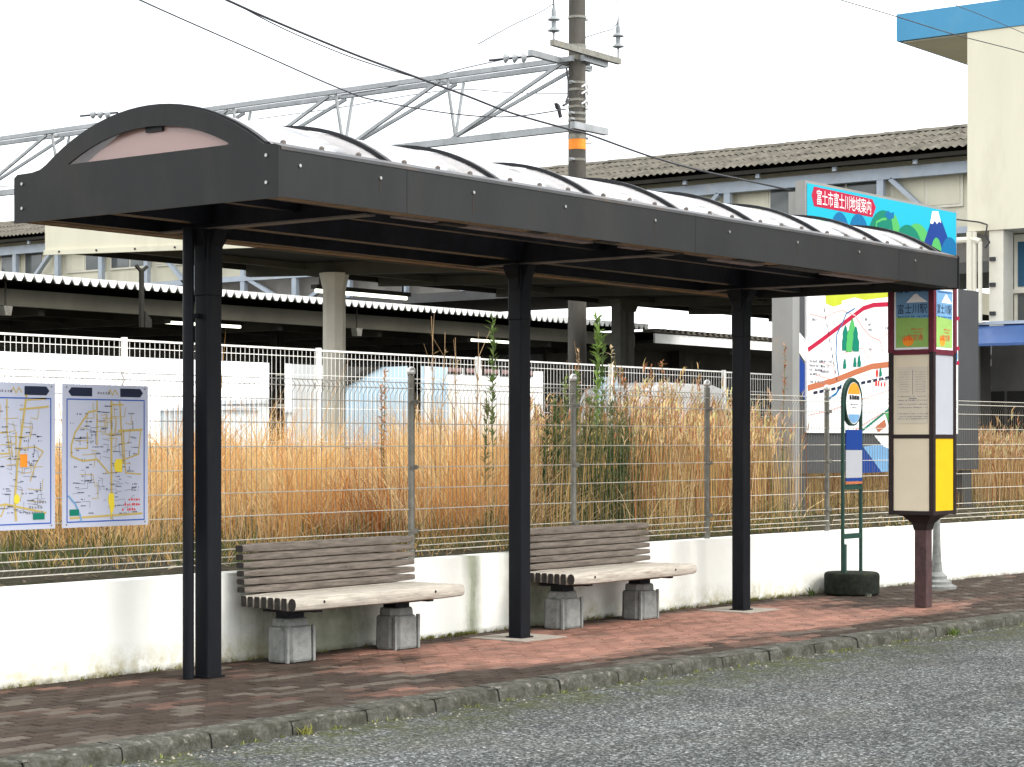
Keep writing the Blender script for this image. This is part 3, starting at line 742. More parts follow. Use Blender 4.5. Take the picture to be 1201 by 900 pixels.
for z in ZB[:2]:
    for x in (TX0, TX1): fr.box(x-.018, x+.018, TY0+r_, TY1-r_, z-.018, z+.018)
    for y in (TY0, TY1): fr.box(TX0+r_, TX1-r_, y-.018, y+.018, z-.018, z+.018)
obj('frame', fr, M['darkframe'], tw)
fr = MB()
for x in (TX0, TX1):
    for y in (TY0, TY1): fr.box(x-.026, x+.026, y-.026, y+.026, ZB[2], ZB[3])
for z in ZB[2:]:
    for x in (TX0, TX1): fr.box(x-.022, x+.022, TY0+.026, TY1-.026, z-.022, z+.022)
    for y in (TY0, TY1): fr.box(TX0+.026, TX1-.026, y-.022, y+.022, z-.022, z+.022)
obj('upper_frame', fr, M['maroon'], tw)
obj('lid', MB().box(TX0-.03, TX1+.03, TY0-.03, TY1+.03, ZB[3]+.023, ZB[3]+.05), M['maroon'], tw)
obj('bottom_plate', MB().box(TX0-.02, TX1+.02, TY0-.02, TY1+.02, .845, .858), M['darkframe'], tw)
W_ = TX1 - TX0
def tower_face(o, U, N, mats):
    b = Board(o, U, N, tw)
    b.rect('lower_panel', .025, .015 + .86, W_-.025, 1.53, mats[0], 0, th=.006)
    b.rect('timetable_panel', .025, 1.56, W_-.025, 2.28, mats[1], 0, th=.006)
    hp = b.rect('header_panel', .03, 2.325, W_-.03, 2.875, M['white'], 0, th=.006)
    n = .003; u0, u1 = .05, W_-.05
    b.poly('green_print', [(u0,2.345),(u1,2.345),(u1,2.60),(u0,2.62)], M['greenprint'], n, hp)
    b.poly('sky_print', [(u0,2.621),(u1,2.601),(u1,2.855),(u0,2.855)], M['skyprint'], n, hp)
    b.poly('mountain_print', [(u0+.10,2.745),(u0+.16,2.80),(u0+.18,2.82),(u0+.21,2.822),(u0+.23,2.80),(u1-.005,2.745)], M['white'], n+.001, hp)
    b.text('station_name', '富士川駅', u0+.015, 2.645, u1-u0-.03, .088, M['ink'], n+.002, hp, bold=0)
    m = MB(); b.scribble(m, u0+.02, 2.612, .30, .017, n+.002); obj('small_print', m, M['tealblue'], hp)
    m = MB(); b.scribble(m, u0+.02, 2.835, .30, .016, n+.002); obj('heading_print', m, M['blueroyal'], hp)
    m = MB(); b.disc(u0+.12, 2.40, .055, .045, n+.001, m); obj('orange_blob', m, M['orangeprint'], hp)
    b.text('operator_name', '山梨交通', u0+.065, 2.405, .20, .055, M['redprint'], n+.003, hp, bold=0)
    m = MB(); b.scribble(m, u0+.15, 2.50, .13, .014, n+.002); b.scribble(m, u0+.15, 2.475, .11, .011, n+.002); obj('red_print', m, M['redprint'], hp)
    return b
bL = tower_face((TX0 - .012, TY1, 0), (0,-1,0), (-1,0,0), (M['beigepanel'], M['greypanel'] if 0 else M['beigepanel']))
bR = tower_face((TX0, TY0 - .012, 0), (1,0,0), (0,-1,0), (M['yellow'], M['greypanel']))
bB = tower_face((TX1 + .012, TY0, 0), (0,1,0), (1,0,0), (M['beigepanel'], M['beigepanel']))
bC = tower_face((TX1, TY1 + .012, 0), (-1,0,0), (0,1,0), (M['yellow'], M['greypanel']))
tt = bL.rect('timetable_sheet', .05, 1.66, W_-.06, 2.17, M['paperbeige'], .004, th=.003)
m = MB()
for row in range(9):
    v = 2.12 - row * .022; bL.scribble(m, .08, v, .10, .006, .006); bL.scribble(m, .24, v, .10, .006, .006)
bL.line([(.215,2.14),(.215,1.92)], .005, .006, m)
for v in (1.90,1.865,1.83,1.80,1.745,1.72,1.70): bL.scribble(m, .07, v, .29, .010, .006)
bL.line([(.18,1.885),(.25,1.885)], .008, .006, m)
obj('timetable_print', m, M['greyink'], tt)

# ------------------------------------------------------------------ round-topped bus stop flag on a concrete drum
SXc, SYc = 18.00, 9.62
fs = thing('bus_stop_flag', 'slim green bus stop with round sign on a black concrete drum by the wall', 'bus stop sign', (SXc, SYc, 0))
obj('drum_base', MB().lathe(SXc, SYc, [(.25,.0),(.268,.02),(.27,.19),(.262,.212),(.245,.222)], 22), M['dark_concrete'], fs, smooth=True)
hw = .185
tb = MB(); top = 1.905
pts = [(SXc - hw, SYc, .2), (SXc - hw, SYc, top)] + [(SXc - hw*math.cos(R(a)), SYc, top + .205*math.sin(R(a))) for a in range(15, 180, 15)] + [(SXc + hw, SYc, top), (SXc + hw, SYc, .2)]
tb.path([Vector(p) for p in pts], .019, 8)
obj('frame_tube', tb, M['green'], fs, smooth=True)
obj('lower_sleeve', MB().tube((SXc-hw+.006, SYc-.012, .2), (SXc-hw+.006, SYc-.012, .50), .028, 8), M['green'], fs)
obj('crossbar', MB().box(SXc-hw+.019, SXc+hw-.019, SYc-.012, SYc+.012, .55, .60), M['green'], fs)
obj('crossbar', MB().box(SXc-hw+.019, SXc+hw-.019, SYc-.012, SYc+.012, 1.03, 1.08), M['green'], fs)
b = Board((SXc, SYc - .02, 0), (1,0,0), (0,-1,0), fs)
dm = MB(); dz = 1.875; N_ = 28
ring = [Vector((SXc + .172*math.cos(2*math.pi*k/N_), SYc, dz + .222*math.sin(2*math.pi*k/N_))) for k in range(N_)]
dm.prism(ring, (0,-.02,0), (0,.02,0)); dd = obj('round_plate', dm, M['green'], fs)
m = MB(); b.disc(0, dz, .155, .205, .003, m); obj('plate_face', m, M['white'], dd)
m = MB(); b.disc(0, dz+.06, .128, .14, .005, m, 12, 168); obj('orange_cap_print', m, M['orangeprint'], dd)
m = MB(); b.disc(0, dz-.09, .118, .105, .005, m, 190, 350); obj('blue_print', m, M['skyprint'], dd)
m = MB()
for k in range(4): b.scribble(m, -.09, dz+.035-.0*k, .18, .05, .006)
b.scribble(m, -.09, dz-.02, .18, .02, .006); b.scribble(m, -.08, dz-.05, .15, .015, .006); obj('name_print', m, M['greyink'], dd)
b.rect('blue_panel', -hw+.02, 1.42, hw-.02, 1.615, M['blueroyal'], .006, th=.01)
b.rect('notice_panel', -hw+.02, 1.145, hw-.02, 1.415, M['greypanel'], .006, th=.01)
b.rect('blue_strip', -hw+.02, 1.112, hw-.02, 1.142, M['blueroyal'], .006, th=.01)
b.rect('orange_strip', -hw+.02, 1.085, hw-.02, 1.108, M['brownroad'], .006, th=.01)

# old signpost foot behind the tower
op = thing('old_signpost', 'thin grey pole on a stepped white conical concrete foot behind the brown post', 'signpost', (19.25, 9.32, 0))
obj('foot', MB().lathe(19.25, 9.32, [(.20,0),(.20,.03),(.15,.05),(.15,.075),(.105,.10),(.105,.13),(.062,.17),(.046,.30),(.038,.5),(.034,.80)], 18), M['concrete'], op, smooth=True)
obj('pole', MB().tube((19.25, 9.32, .8), (19.25, 9.32, 1.9), .024, 10), M['galv'], op, smooth=True)

# ------------------------------------------------------------------ big area guide board behind the fence
BY = 11.75
gb = thing('guide_board', 'large area guide map board with cyan header and grey legs behind the fence', 'map board', (23.2, 11.9, .6))
p0 = at(944, 400, BY).x; p1 = at(1121.5, 400, BY).x; q0 = at(929, 400, BY).x; q1 = at(1148, 400, BY).x
zt = at(944, 211.5, BY).z
obj('header_box', MB().box(p0, p1, BY, BY + .13, 3.90, zt), M['signgrey'], gb)
obj('left_pillar', MB().box(q0, q0 + .16, BY + .0, BY + .27, .5, 3.55), M['signgrey'], gb)
obj('right_leg', MB().box(q1 - .42, q1 - .14, BY + .05, BY + .20, .5, 1.12), M['signdark'], gb)
obj('left_leg', MB().box(q0 + .165, q0 + .42, BY + .03, BY + .20, .5, 1.12), M['signdark'], gb)
obj('back_panel', MB().box(q0 + .162, q1, BY + .01, BY + .12, 1.13, 3.50), M['signdark'], gb)
for xx in (p0 + .05, p1 - .2): obj('support_post', MB().box(xx, xx + .12, BY + .135, BY + .25, 3.4, 4.4), M['signgrey'], gb)
mbd = obj('map_panel', MB().box(p0 + .0, p1 - .0, BY - .02, BY + .008, 1.60, 3.86), M['white'], gb)
b = Board((0, BY - .003, 0), (1,0,0), (0,-1,0), gb)
def P(px, py): v = at(px, py, BY); return (v.x, v.z)
hd = obj('header_sheet', MB().prism([b.pt(p0+.03,3.93), b.pt(p1-.03,3.93), b.pt(p1-.03,zt-.03), b.pt(p0+.03,zt-.03)], b.N*0, b.N*.004), M['cyan'], gb)
b2 = Board((0, BY - .008, 0), (1,0,0), (0,-1,0), gb)
bn = [P(950.5,229),P(953.5,219),P(1022,234),P(1026,243.5),P(1022,255),P(953.5,242)]
b2.poly('title_banner', bn, M['redtext'], .001, hd)
u0, v0 = P(954.5, 238); u1 = P(1021, 238)[0]; zc = .5*(P(987,229)[1] + P(987,244)[1])
b2.text('title_lettering', '富士市富士川地域案内', u0+.04, zc-.095, u1-u0-.06, .18, M['white'], .004, hd, bold=0)
def hill(px, py, ru, rv, mat, n, base=3.935, name='hill_print'):
    u, v = P(px, py); m = MB(); pts = []
    for k in range(25):
        a = math.pi * k / 24; z = v - rv + rv * math.sin(a)
        pts.append((u + ru * math.cos(a), max(base, z)))
    pts = [(u + ru, base)] + pts + [(u - ru, base)]
    m.add([b2.pt(max(p0+.03, min(p1-.032, x)), y, n) for x, y in pts], [tuple(range(len(pts)))]); obj(name, m, mat, hd)
hill(963, 255, .24, .20, M['hillgreen'], .0012); hill(984, 249, .25, .33, M['tealblue'], .0014); hill(1006, 251, .27, .33, M['tealblue'], .0016)
hill(1036, 247, .46, .50, M['hillgreen'], .0018); hill(1075, 262.5, .44, .42, M['lime'], .0020); hill(1064, 264, .42, .40, M['hillgreen'], .0022)
b2.poly('mountain_print', [P(1083,283), P(1090,262), P(1093,257), P(1103,259), P(1110,278), P(1110,290), (P(1110,290)[0],3.935), (P(1080,283)[0],3.935)], M['blueroyal'], .0024, hd)
b2.poly('snowcap_print', [P(1089.5,262), P(1092,248), P(1099,248), P(1102.5,262), P(1100,260), P(1097.5,263), P(1095,259), P(1092.5,263)], M['white'], .0028, hd)
hill(1097, 279, .16, .25, M['lime'], .0032); hill(1113, 278.5, .30, .36, M['tealblue'], .0034)
b2.poly('pale_green_print', [P(1044,256), P(1049,252), P(1054,266), P(1053,272), P(1046,271)], M['lime'], .0030, hd)
b2.poly('hilltop_house_print', [P(1036,252), P(1040,247), P(1043,250), P(1047,249), P(1047,256), P(1041,258)], M['tealblue'], .0032, hd)
m = MB(); b2.line([P(1026,270), P(1026.5,261), P(1033,257.5), P(1038,257)], .03, .003, m); obj('waterfall_print', m, M['pinkprint'] if 0 else M['lime'], hd)
# the map itself
b = Board((0, BY - .02, 0), (1,0,0), (0,-1,0), gb)
def ml(name, lines, mat, n):
    m = MB()
    for pts, wd in lines: b.line([P(*p) for p in pts], wd, n, m)
    return obj(name, m, mat, mbd)
ml('main_road_print', [([(946,410),(960,400),(985,381),(1010,362),(1022,358),(1040,357),(1056,350)],.055), ([(1113,372),(1122,374)],.05), ([(1113,408),(1122,409)],.05), ([(1113,425),(1122,426)],.05)], M['redtext'], .003)
ml('brown_road_print', [([(946,455),(975,447),(1000,437),(1020,430),(1045,427)],.07)], M['brownroad'], .004)
ml('minor_road_print', [([(947,368),(965,373),(975,367),(985,364),(1000,370),(1010,385),(1018,394),(1030,400),(1033,412)],.016), ([(985,415),(1010,408),(1016,420),(1022,405)],.012), ([(955,440),(975,446)],.012),
   ([(946,487),(970,482),(990,475),(1010,468),(1040,458)],.014), ([(1022,418),(1028,398),(1042,390)],.012), ([(1000,505),(1020,492),(1045,478)],.02), ([(960,425),(975,430),(977,446)],.01)], M['pinkprint'], .0035)
ml('river_print', [([(1000,362),(990,368),(986,378),(979,392),(978,415),(981,440)],.018), ([(984,452),(978,462),(966,470)],.03)], M['tealblue'], .0045)
dash = []
for k in range(13):
    x = 952 + k * 7; y = 461 - k * 1.45; dash.append(([(x, y), (x + 3.8, y - .8)], .035))
for k in range(10):
    x = 964 + k * 1.6; y = 362 + k * 9.0; dash.append(([(x, y), (x + .6, y + 4)], .014))
ml('railway_print', dash, M['ink'], .005)
m = MB(); b.poly('', [P(966,345), P(985,345), P(985,357), P(975,360), P(966,356)], None, .002, mb=m); b.poly('', [P(985,340), P(1045,335), P(1045,348), P(1012,352), P(1000,349), P(985,353)], None, .0022, mb=m); obj('yellow_land_print', m, M['limeyellow'], mbd)
TN = [.006]
def tree_print(px, py, s_):
    u, v = P(px, py); m = MB(); TN[0] += .0006
    q = [(-.11,0),(-.11,.22),(-.08,.34),(-.09,.44),(-.05,.56),(0,.66),(.04,.58),(.07,.46),(.06,.36),(.11,.26),(.10,.0)]
    b.poly('', [(u + a*s_*.9, v - .16*s_ + c_*s_*.55) for a, c_ in q], None, TN[0], mb=m)
    return m
for (px, py, s_, mt) in ((989,398,.85,'hillgreen'),(997,392,.95,'lime'),(1001,399,.85,'hillgreen'),(993,401,.75,'lime'),(1000,425,.35,'hillgreen'),(1005,424,.4,'hillgreen'),(988,427,.35,'hillgreen'),(1030,437,.3,'hillgreen')):
    obj('tree_print', tree_print(px, py, s_), M[mt], mbd)
m = MB()
for (px, py, wd) in ((947,425,.3),(947,430,.3),(947,435,.28),(947,440,.25),(960,425,.25),(960,431,.25),(960,437,.2),(948,449,.3),(1016,382,.12),(1016,388,.12),(1015,411,.1),(1036,386,.12),(948,376,.15),(1030,446,.2),(1012,376,.1),(1020,446,.1)):
    u, v = P(px, py); b.scribble(m, u, v, wd, .035, .006)
obj('place_name_print', m, M['greyink'], mbd)
m = MB(); u, v = P(1024,453); b.scribble(m, u, v, .28, .07, .006); b.disc(*P(1026,438), .03, .05, .0062, m); obj('red_note_print', m, M['redprint'], mbd)
b.poly('red_block_print', [P(1024,501), P(1035,492), P(1037,500), P(1028,507)], M['brownroad'], .006, mbd)
b.poly('green_block_print', [P(1036,485), P(1045,478), P(1045,500), P(1040,498)], M['lime'], .006, mbd)
ml('border_road_print', [([(1010,504),(1025,492),(1045,476)],.03)], M['hillgreen'], .0066)
m = MB(); b.disc(*P(1116.5,417), .10, .14, .006, m); obj('teal_dot_print', m, M['tealblue'], mbd)
# painted chevrons on the grey panel
b3 = Board((0, BY + .008, 0), (1,0,0), (0,-1,0), gb)
obj('white_chevron', b3.poly('', [P(930.5,381), P(944,398), P(944,424), P(930.5,403)], None, .003, mb=MB()), M['white'], gb)
obj('blue_chevron', b3.poly('', [P(930.5,408), P(944,428), P(944,470), P(930.5,445)], None, .003, mb=MB()), M['blueroyal'], gb)
obj('blue_chevron', b3.poly('', [P(1011,524), P(1034,554), P(1011,555), P(1000,545), P(1000,512)], None, .003, mb=MB()), M['blueroyal'], gb)
obj('pale_chevron', b3.poly('', [P(1012,524), P(1043,520), P(1043,553), P(1034,554)], None, .004, mb=MB()), M['skyprint'], gb)
obj('white_chevron', b3.poly('', [P(1025,511), P(1043,511), P(1043,527), P(1035,523)], None, .005, mb=MB()), M['white'], gb)

# ------------------------------------------------------------------ station building
BX, BYc = 30.0, 14.0
st = thing('station_building', 'cream station building with sky blue roof fascia and blue awning at the right edge', 'building', (34, 9, 0))
obj('upper_wall', MB().box(BX, BX+9.5, -6, BYc, 4.80, 7.93), M['cream'], st)
obj('roof', MB().box(BX-.02, BX+10.7, -7, BYc+1.22, 7.935, 8.37), M['roofblue'], st)
obj('soffit', MB().box(BX+.06, BX+10.6, -6.9, BYc+1.14, 7.915, 7.934), M['cream'], st)
obj('lower_wall', MB().box(BX+.75, BX+9.4, -5.9, BYc-.06, -.3, 4.80), M['greywall'], st)
yA = atX(1133, 300, BX).y; yB = atX(1151, 300, BX).y; yC = atX(1158, 300, BX).y; yD = atX(1175, 300, BX).y
obj('column', MB().box(BX+.04, BX+.42, yD, yC, 3.3, 4.80), M['creamwhite'], st, bevel=.01)
obj('column', MB().box(BX+.10, BX+.5, atX(1146,400,BX).y, atX(1127,400,BX).y, -.3, 3.22), M['greywall'], st)
yw = atX(1189, 300, BX+.7).y
wn = obj('window', MB().box(BX+.70, BX+.74, yw-2.0, yw, 3.35, 4.78), M['creamwhite'], st)
obj('pane', MB().box(BX+.68, BX+.70, yw-1.9, yw-.07, 3.95, 4.66), M['bluewindow'], wn)
obj('pane', MB().box(BX+.68, BX+.70, yw-1.9, yw-.07, 3.40, 3.83), M['window'], wn)
obj('sill', MB().box(BX+.62, BX+.72, yw-2.0, yw+.02, 3.845, 3.91), M['creamwhite'], wn)
ya0 = atX(1128, 385, BX).y; za = atX(1160, 381, BX-.3).z; zb = atX(1160, 403, BX-.8).z
aw = MB(); aw.add([(BX+.1, ya0, za+.02), (BX-.85, ya0-.25, zb), (BX-.85, -4, zb), (BX+.1, -4, za+.02), (BX-.85, ya0-.25, zb-.04), (BX-.85, -4, zb-.04), (BX+.1, ya0, za-.04), (BX+.1, -4, za-.04)],
    [(0,1,2,3), (1,4,5,2), (0,6,4,1), (6,7,5,4)])
obj('awning', aw, M['awning'], st)
obj('awning_edge', MB().box(BX+.02, BX+.14, -4, ya0+.05, za+.021, za+.07), M['paleblue'], st)
for a, b in ((1150, 1176), (1180, 1215)):
    obj('door', MB().box(BX+.72, BX+.76, atX(b, 450, BX+.7).y, atX(a, 450, BX+.7).y, -.2, 2.3), M['darkgap'], st)
for px_ in (1137, 1142.5, 1149):
    y = atX(px_, 300, BX-.1).y; rr = .055 if px_ == 1137 else .035
    obj('pipe', MB().tube((BX-.1, y, 3.35), (BX-.1, y, 4.78 if px_ != 1149 else 4.62), rr, 8), M['creamwhite'], st, smooth=True)
obj('pipe', MB().path([(BX-.1, atX(1149,300,BX-.1).y, 4.62), (BX-.1, atX(1141,300,BX-.1).y, 4.66), (BX-.1, atX(1121,300,BX-.1).y, 4.66)], .05, 8), M['creamwhite'], st)
sq = MB()
for yy, zz in ((atX(1163,300,BX).y, 4.35), (atX(1163,300,BX).y, 3.95), (atX(1163,300,BX).y, 3.5)): sq.box(BX-.0, BX+.04, yy-.045, yy+.045, zz-.03, zz+.03)
cab = [Vector((BX-.08, atX(1122,260,BX).y, 5.0)), Vector((BX-.08, atX(1150,262,BX).y, 4.93)), Vector((BX-.08, atX(1160,264,BX).y, 4.88)), Vector((BX-.08, atX(1158,276,BX).y, 4.72)), Vector((BX-.08, atX(1163,284,BX).y, 4.60)), Vector((BX-.08, atX(1157,290,BX).y, 4.52))]
obj('service_cable', MB().path(cab, .012, 5), M['cable'], st)
obj('pipe_brackets', sq, M['cable'], st, kind='stuff')

# ------------------------------------------------------------------ covered footbridge across the tracks
OX = 42.6
ob = thing('station_footbridge', 'covered steel footbridge with pale blue trusses and grey corrugated roof across the tracks', 'footbridge', (44, 35, 0))
def wave_sheet(x0, z0, x1, z1, y0, y1, pitch, amp, rows=1):
    n = int((y1 - y0) / (pitch / 4)); m = MB(); lv = []
    for r in range(rows):
        a, b = r / rows, (r + 1) / rows + (.02 if r + 1 < rows else 0)
        o = len(m.v)
        for k in range(n + 1):
            y = y0 + (y1 - y0) * k / n; h = amp * math.cos(2 * math.pi * k / 4) + .012 * nz2(y, r, .8, 4)
            for u, lift in ((a, .022 if rows > 1 else 0), (b, 0)): m.v.append((x0 + (x1-x0)*u, y, z0 + (z1-z0)*u + h + lift))
        for k in range(n): m.f.append((o+2*k, o+2*k+1, o+2*k+3, o+2*k+2))
    return m
obj('roof_slope', wave_sheet(OX-.5, 8.02, OX+2.2, 8.90, 13.2, 75, .19, .026, 3), M['slate'], ob)
obj('roof_slope', wave_sheet(OX+4.9, 8.02, OX+2.2, 8.90, 13.2, 75, .19, .026, 1), M['slate'], ob)
rc = MB(); y = 13.2
while y < 75:
    rc.prism([Vector((OX+2.0, y, 8.86)), Vector((OX+2.2, y, 8.955)), Vector((OX+2.4, y, 8.86))], (0,0,0), (0,.88,.015)); y += .9
obj('ridge_tiles', rc, M['slate'], ob, kind='stuff')
obj('eave_board', MB().box(OX-.42, OX-.36, 13.2, 75, 7.86, 7.95), M['canopy_under'], ob)
obj('eave_soffit', MB().box(OX-.36, OX+4.7, 13.2, 75, 7.93, 7.96), M['canopy_under'], ob)
obj('top_chord', MB().box(OX-.1, OX+.1, 13.2, 75, 7.50, 7.76), M['paleblue'], ob)
obj('bottom_chord', MB().box(OX-.1, OX+.1, 13.2, 75, 6.15, 6.30), M['paleblue'], ob)
obj('deck', MB().box(OX-.05, OX+4.4, 13.2, 75, 5.25, 5.5), M['greywall'], ob)
obj('upper_cladding', MB().box(OX+.30, OX+.36, 13.2, 75, 6.31, 7.93), M['cream'], ob)
obj('lower_cladding', MB().box(OX+.28, OX+.34, 13.2, 75, 5.5, 6.30), simple('grey brown cladding', (.22,.205,.185), .8, 0, .25, 1.2, .1, 6), ob)
y = 26.1 - 2.05 * 6; k = 0
while y < 72:
    big = (k % 2 == 0) or y > 30
    if big: obj('post', MB().box(OX-.09, OX+.05, y-.085, y+.085, 5.5, 7.50), M['paleblue'], ob)
    s_ = 1 if (k // 2) % 2 else -1
    if k % 2 == 0:
        obj('brace', MB().bar((OX-.02, y + s_*.25, 7.50), (OX-.02, y + s_*1.7, 6.2), .10, .16, up=(1,0,0)), M['paleblue'], ob)
        obj('brace', MB().bar((OX-.02, y - s_*.20, 6.2), (OX-.02, y - s_*1.6, 5.5), .10, .14, up=(1,0,0)), M['paleblue'], ob)
    w_ = obj('window', MB().box(OX+.24, OX+.30, y+.15, y+1.95, 6.80, 7.60), M['creamwhite'], ob)
    obj('pane', MB().box(OX+.225, OX+.245, y+.22, y+1.02, 6.86, 7.54), M['window'] if k % 3 else M['cream'], w_)
    obj('pane', MB().box(OX+.225, OX+.245, y+1.08, y+1.88, 6.86, 7.54), M['cream'] if k % 2 else M['window'], w_)
    obj('eave_bracket', MB().box(OX-.34, OX-.28, y+1.0, y+1.1, 7.76, 7.92), M['paleblue'], ob)
    y += 2.05; k += 1

# ------------------------------------------------------------------ nearer platform roof (cream end fascia, dark soffit, cream columns)
nc = thing('near_platform_roof', 'flat platform roof with cream end fascia and dark soffit on cream column, seen under the shelter', 'platform roof', (30, 21, .3))
NX0, NX1, NY0, NY1 = 19.5, 41.8, 17.6, 23.5
def zb_(y): return 4.20 - (23.5 - y) * .0317
def slab(x0, x1, y0, y1, l0, h0): 
    m = MB(); m.add([(x0,y0,zb_(y0)+l0),(x1,y0,zb_(y0)+l0),(x1,y1,zb_(y1)+l0),(x0,y1,zb_(y1)+l0),(x0,y0,zb_(y0)+h0),(x1,y0,zb_(y0)+h0),(x1,y1,zb_(y1)+h0),(x0,y1,zb_(y1)+h0)],
          [(3,2,1,0),(4,5,6,7),(0,1,5,4),(1,2,6,5),(2,3,7,6),(3,0,4,7)]); return m
obj('end_fascia', slab(NX0, NX0+.06, NY0, NY1, .075, .47), M['cream'], nc)
lip = obj('fascia_lip', slab(NX0-.03, NX0+.03, NY0, NY1, 0, .072), M['cream'], nc)
for k in range(7):
    y = NY1 - .35 - k * .8; obj('bolt', MB().tube((NX0-.03, y, zb_(y)+.04), (NX0-.045, y, zb_(y)+.04), .016, 6), M['cable'], lip)
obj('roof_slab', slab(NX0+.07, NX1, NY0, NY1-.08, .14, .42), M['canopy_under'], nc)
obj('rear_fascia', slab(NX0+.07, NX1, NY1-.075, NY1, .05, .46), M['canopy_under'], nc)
obj('front_fascia', slab(NX0+.07, NX1, NY0-.06, NY0-.003, .03, .46), M['cream'], nc)
for x in (23.5, 26.7, 30.0, 33.3, 36.6, 39.9):
    obj('soffit_beam', slab(x, x+.12, NY0+.01, NY1-.09, -.02 if abs(x - 23.5) > .3 else -.06, .135), M['canopy_beam'], nc)
obj('soffit_purlin', slab(NX0+.08, NX1-.1, 19.6, 19.72, .03, .13), M['canopy_beam'], nc)
obj('soffit_purlin', slab(NX0+.08, NX1-.1, 22.1, 22.22, .03, .13), M['canopy_beam'], nc)
def oct_col(x, y, r, z0, z1, mat, parent, name='column'):
    m = MB().lathe(x, y, [(r, z0), (r, z1 - .28), (r * 1.0, z1-.27), (r*1.32, z1 - .02), (r*1.32, z1)], 8); return obj(name, m, mat, parent)
oct_col(23.5, 21.5, .175, .3, 4.10, M['creamwhite'], nc)
for px_ in (725, 735): 
    x = at(px_, 400, 21.5).x; obj('column', MB().box(x-.09, x+.09, 21.4, 21.6, .3, 4.12), M['greycol'], nc)
obj('capital', MB().prism([Vector((x-.42, 21.38, 4.12)), Vector((x-.28, 21.38, 3.9)), Vector((x+.11, 21.38, 3.9)), Vector((x+.25, 21.38, 4.12))], (0,0,0), (0,.24,0)), M['canopy_beam'], nc)
def lamp(name, label, x0, x1, y, z, grp='fluorescent platform lamps', yellow=False):
    t = thing(name, label, 'lamp', ((x0+x1)/2, y, z), grp)
    obj('housing', MB().box(x0-.05, x1+.05, y-.07, y+.07, z+.03, z+.10), M['canopy_under'] , t)
    o = obj('tube', MB().tube((x0, y, z), (x1, y, z), .034, 8), M['tube'], t)
    for x in (x0 + .1, x1 - .1): obj('hanger', MB().box(x-.015, x+.015, y-.015, y+.015, z+.10, z+.30), M['canopy_under'], t)
a = at(370, 340.5, 23.75); b = at(476, 350.5, 23.75)
lamp('platform_lamp', 'long glowing lamp above the white corrugated edge, right of the cream column', a.x, b.x, 23.75, (a.z + b.z) / 2)
a = at(184, 377, 31.3); b = at(281, 384, 31.3); lamp('platform_lamp', 'glowing strip lamp behind the left shelter column under the corrugated roof', a.x, b.x, 31.3, (a.z+b.z)/2)
a = at(541, 397.5, 31.3); b = at(606, 403, 31.3); lamp('platform_lamp', 'glowing strip lamp left of the middle shelter column under the corrugated roof', a.x, b.x, 31.3, (a.z+b.z)/2)

# ------------------------------------------------------------------ far platform roof with the white corrugated edge
fc = thing('corrugated_platform_roof', 'long platform roof with white zigzag corrugated edge on the far platform', 'platform roof', (32, 33, .3))
Y0 = 29.8
tooth = mesh_of('roof_tooth', MB().prism([Vector((-.105,0,.075)),Vector((.105,0,.075)),Vector((.092,0,.02)),Vector((.040,0,-.065)),Vector((-.040,0,-.065)),Vector((-.092,0,.02))], (0,0,0), (0,.03,0)), M['white_edge'])
x = 14.6; k = 0
while x < 44.6 and k < 290:
    piece('roof_tooth', tooth, (x, Y0, 4.485), fc); x += .222; k += 1
m = MB(); n = int((44.7 - 14.5) / .111)
for k in range(n + 1):
    xx = 14.5 + .111 * k; zz = 4.42 if k % 2 == 0 else 4.545
    m.v += [(xx, Y0+.02, zz + .015), (xx, 38.0, zz - .05)]
for k in range(n): m.f.append((2*k, 2*k+2, 2*k+3, 2*k+1))
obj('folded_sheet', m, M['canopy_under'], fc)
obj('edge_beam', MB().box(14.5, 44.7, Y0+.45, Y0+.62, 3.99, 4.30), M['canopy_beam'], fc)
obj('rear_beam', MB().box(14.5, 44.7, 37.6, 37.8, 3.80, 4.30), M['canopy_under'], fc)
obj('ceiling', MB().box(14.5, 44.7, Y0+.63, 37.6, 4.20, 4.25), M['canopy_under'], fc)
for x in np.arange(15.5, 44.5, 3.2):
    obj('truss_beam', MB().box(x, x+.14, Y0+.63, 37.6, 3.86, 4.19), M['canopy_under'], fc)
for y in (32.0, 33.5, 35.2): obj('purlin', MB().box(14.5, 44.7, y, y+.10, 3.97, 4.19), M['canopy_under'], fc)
cxs = at(324.5, 440, 33.0).x
for x in (cxs + 6.6 * 1.9,): obj('column', MB().box(x-.14, x+.14, 32.86, 33.14, .3, 3.96), M['canopy_under'], fc)
c = obj('column', MB().box(cxs-.16, cxs-.10, 32.9, 33.1, .3, 3.96), M['canopy_under'], fc)
for dx in (-.03, .04, .11): obj('stay', MB().box(cxs+dx, cxs+dx+.035, 32.9, 33.0, .3, 3.96), M['canopy_under'], c)
obj('crossbar', MB().box(cxs-.16, cxs+.16, 32.88, 32.9, 2.3, 2.36).box(cxs-.16, cxs+.16, 32.88, 32.9, 3.0, 3.06), M['creamwhite'], c)
wc = thing('white_fascia_roof', 'lower platform roof with flat white fascia seen between middle and right shelter columns', 'platform roof', (55, 33, .3))
a = at(768, 390, 30.2)
obj('fascia', MB().box(a.x, 82, 30.2, 30.26, 4.12, 4.37), M['white_edge'], wc)
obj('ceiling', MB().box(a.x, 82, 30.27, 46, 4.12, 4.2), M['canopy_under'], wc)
obj('roof_sheet', wave_sheet(0, 0, 0, 0, 0, 1, .5, 0, 1) if 0 else MB().box(a.x-.1, 82, 30.15, 46, 4.40, 4.43), M['slate'], wc)
for k, x in enumerate(np.arange(a.x, 82, .28)):
    if k > 150: break
    obj('roof_roll', MB().box(x, x+.13, 30.1, 30.6, 4.431, 4.50), M['slate'], wc) if k < 120 else None
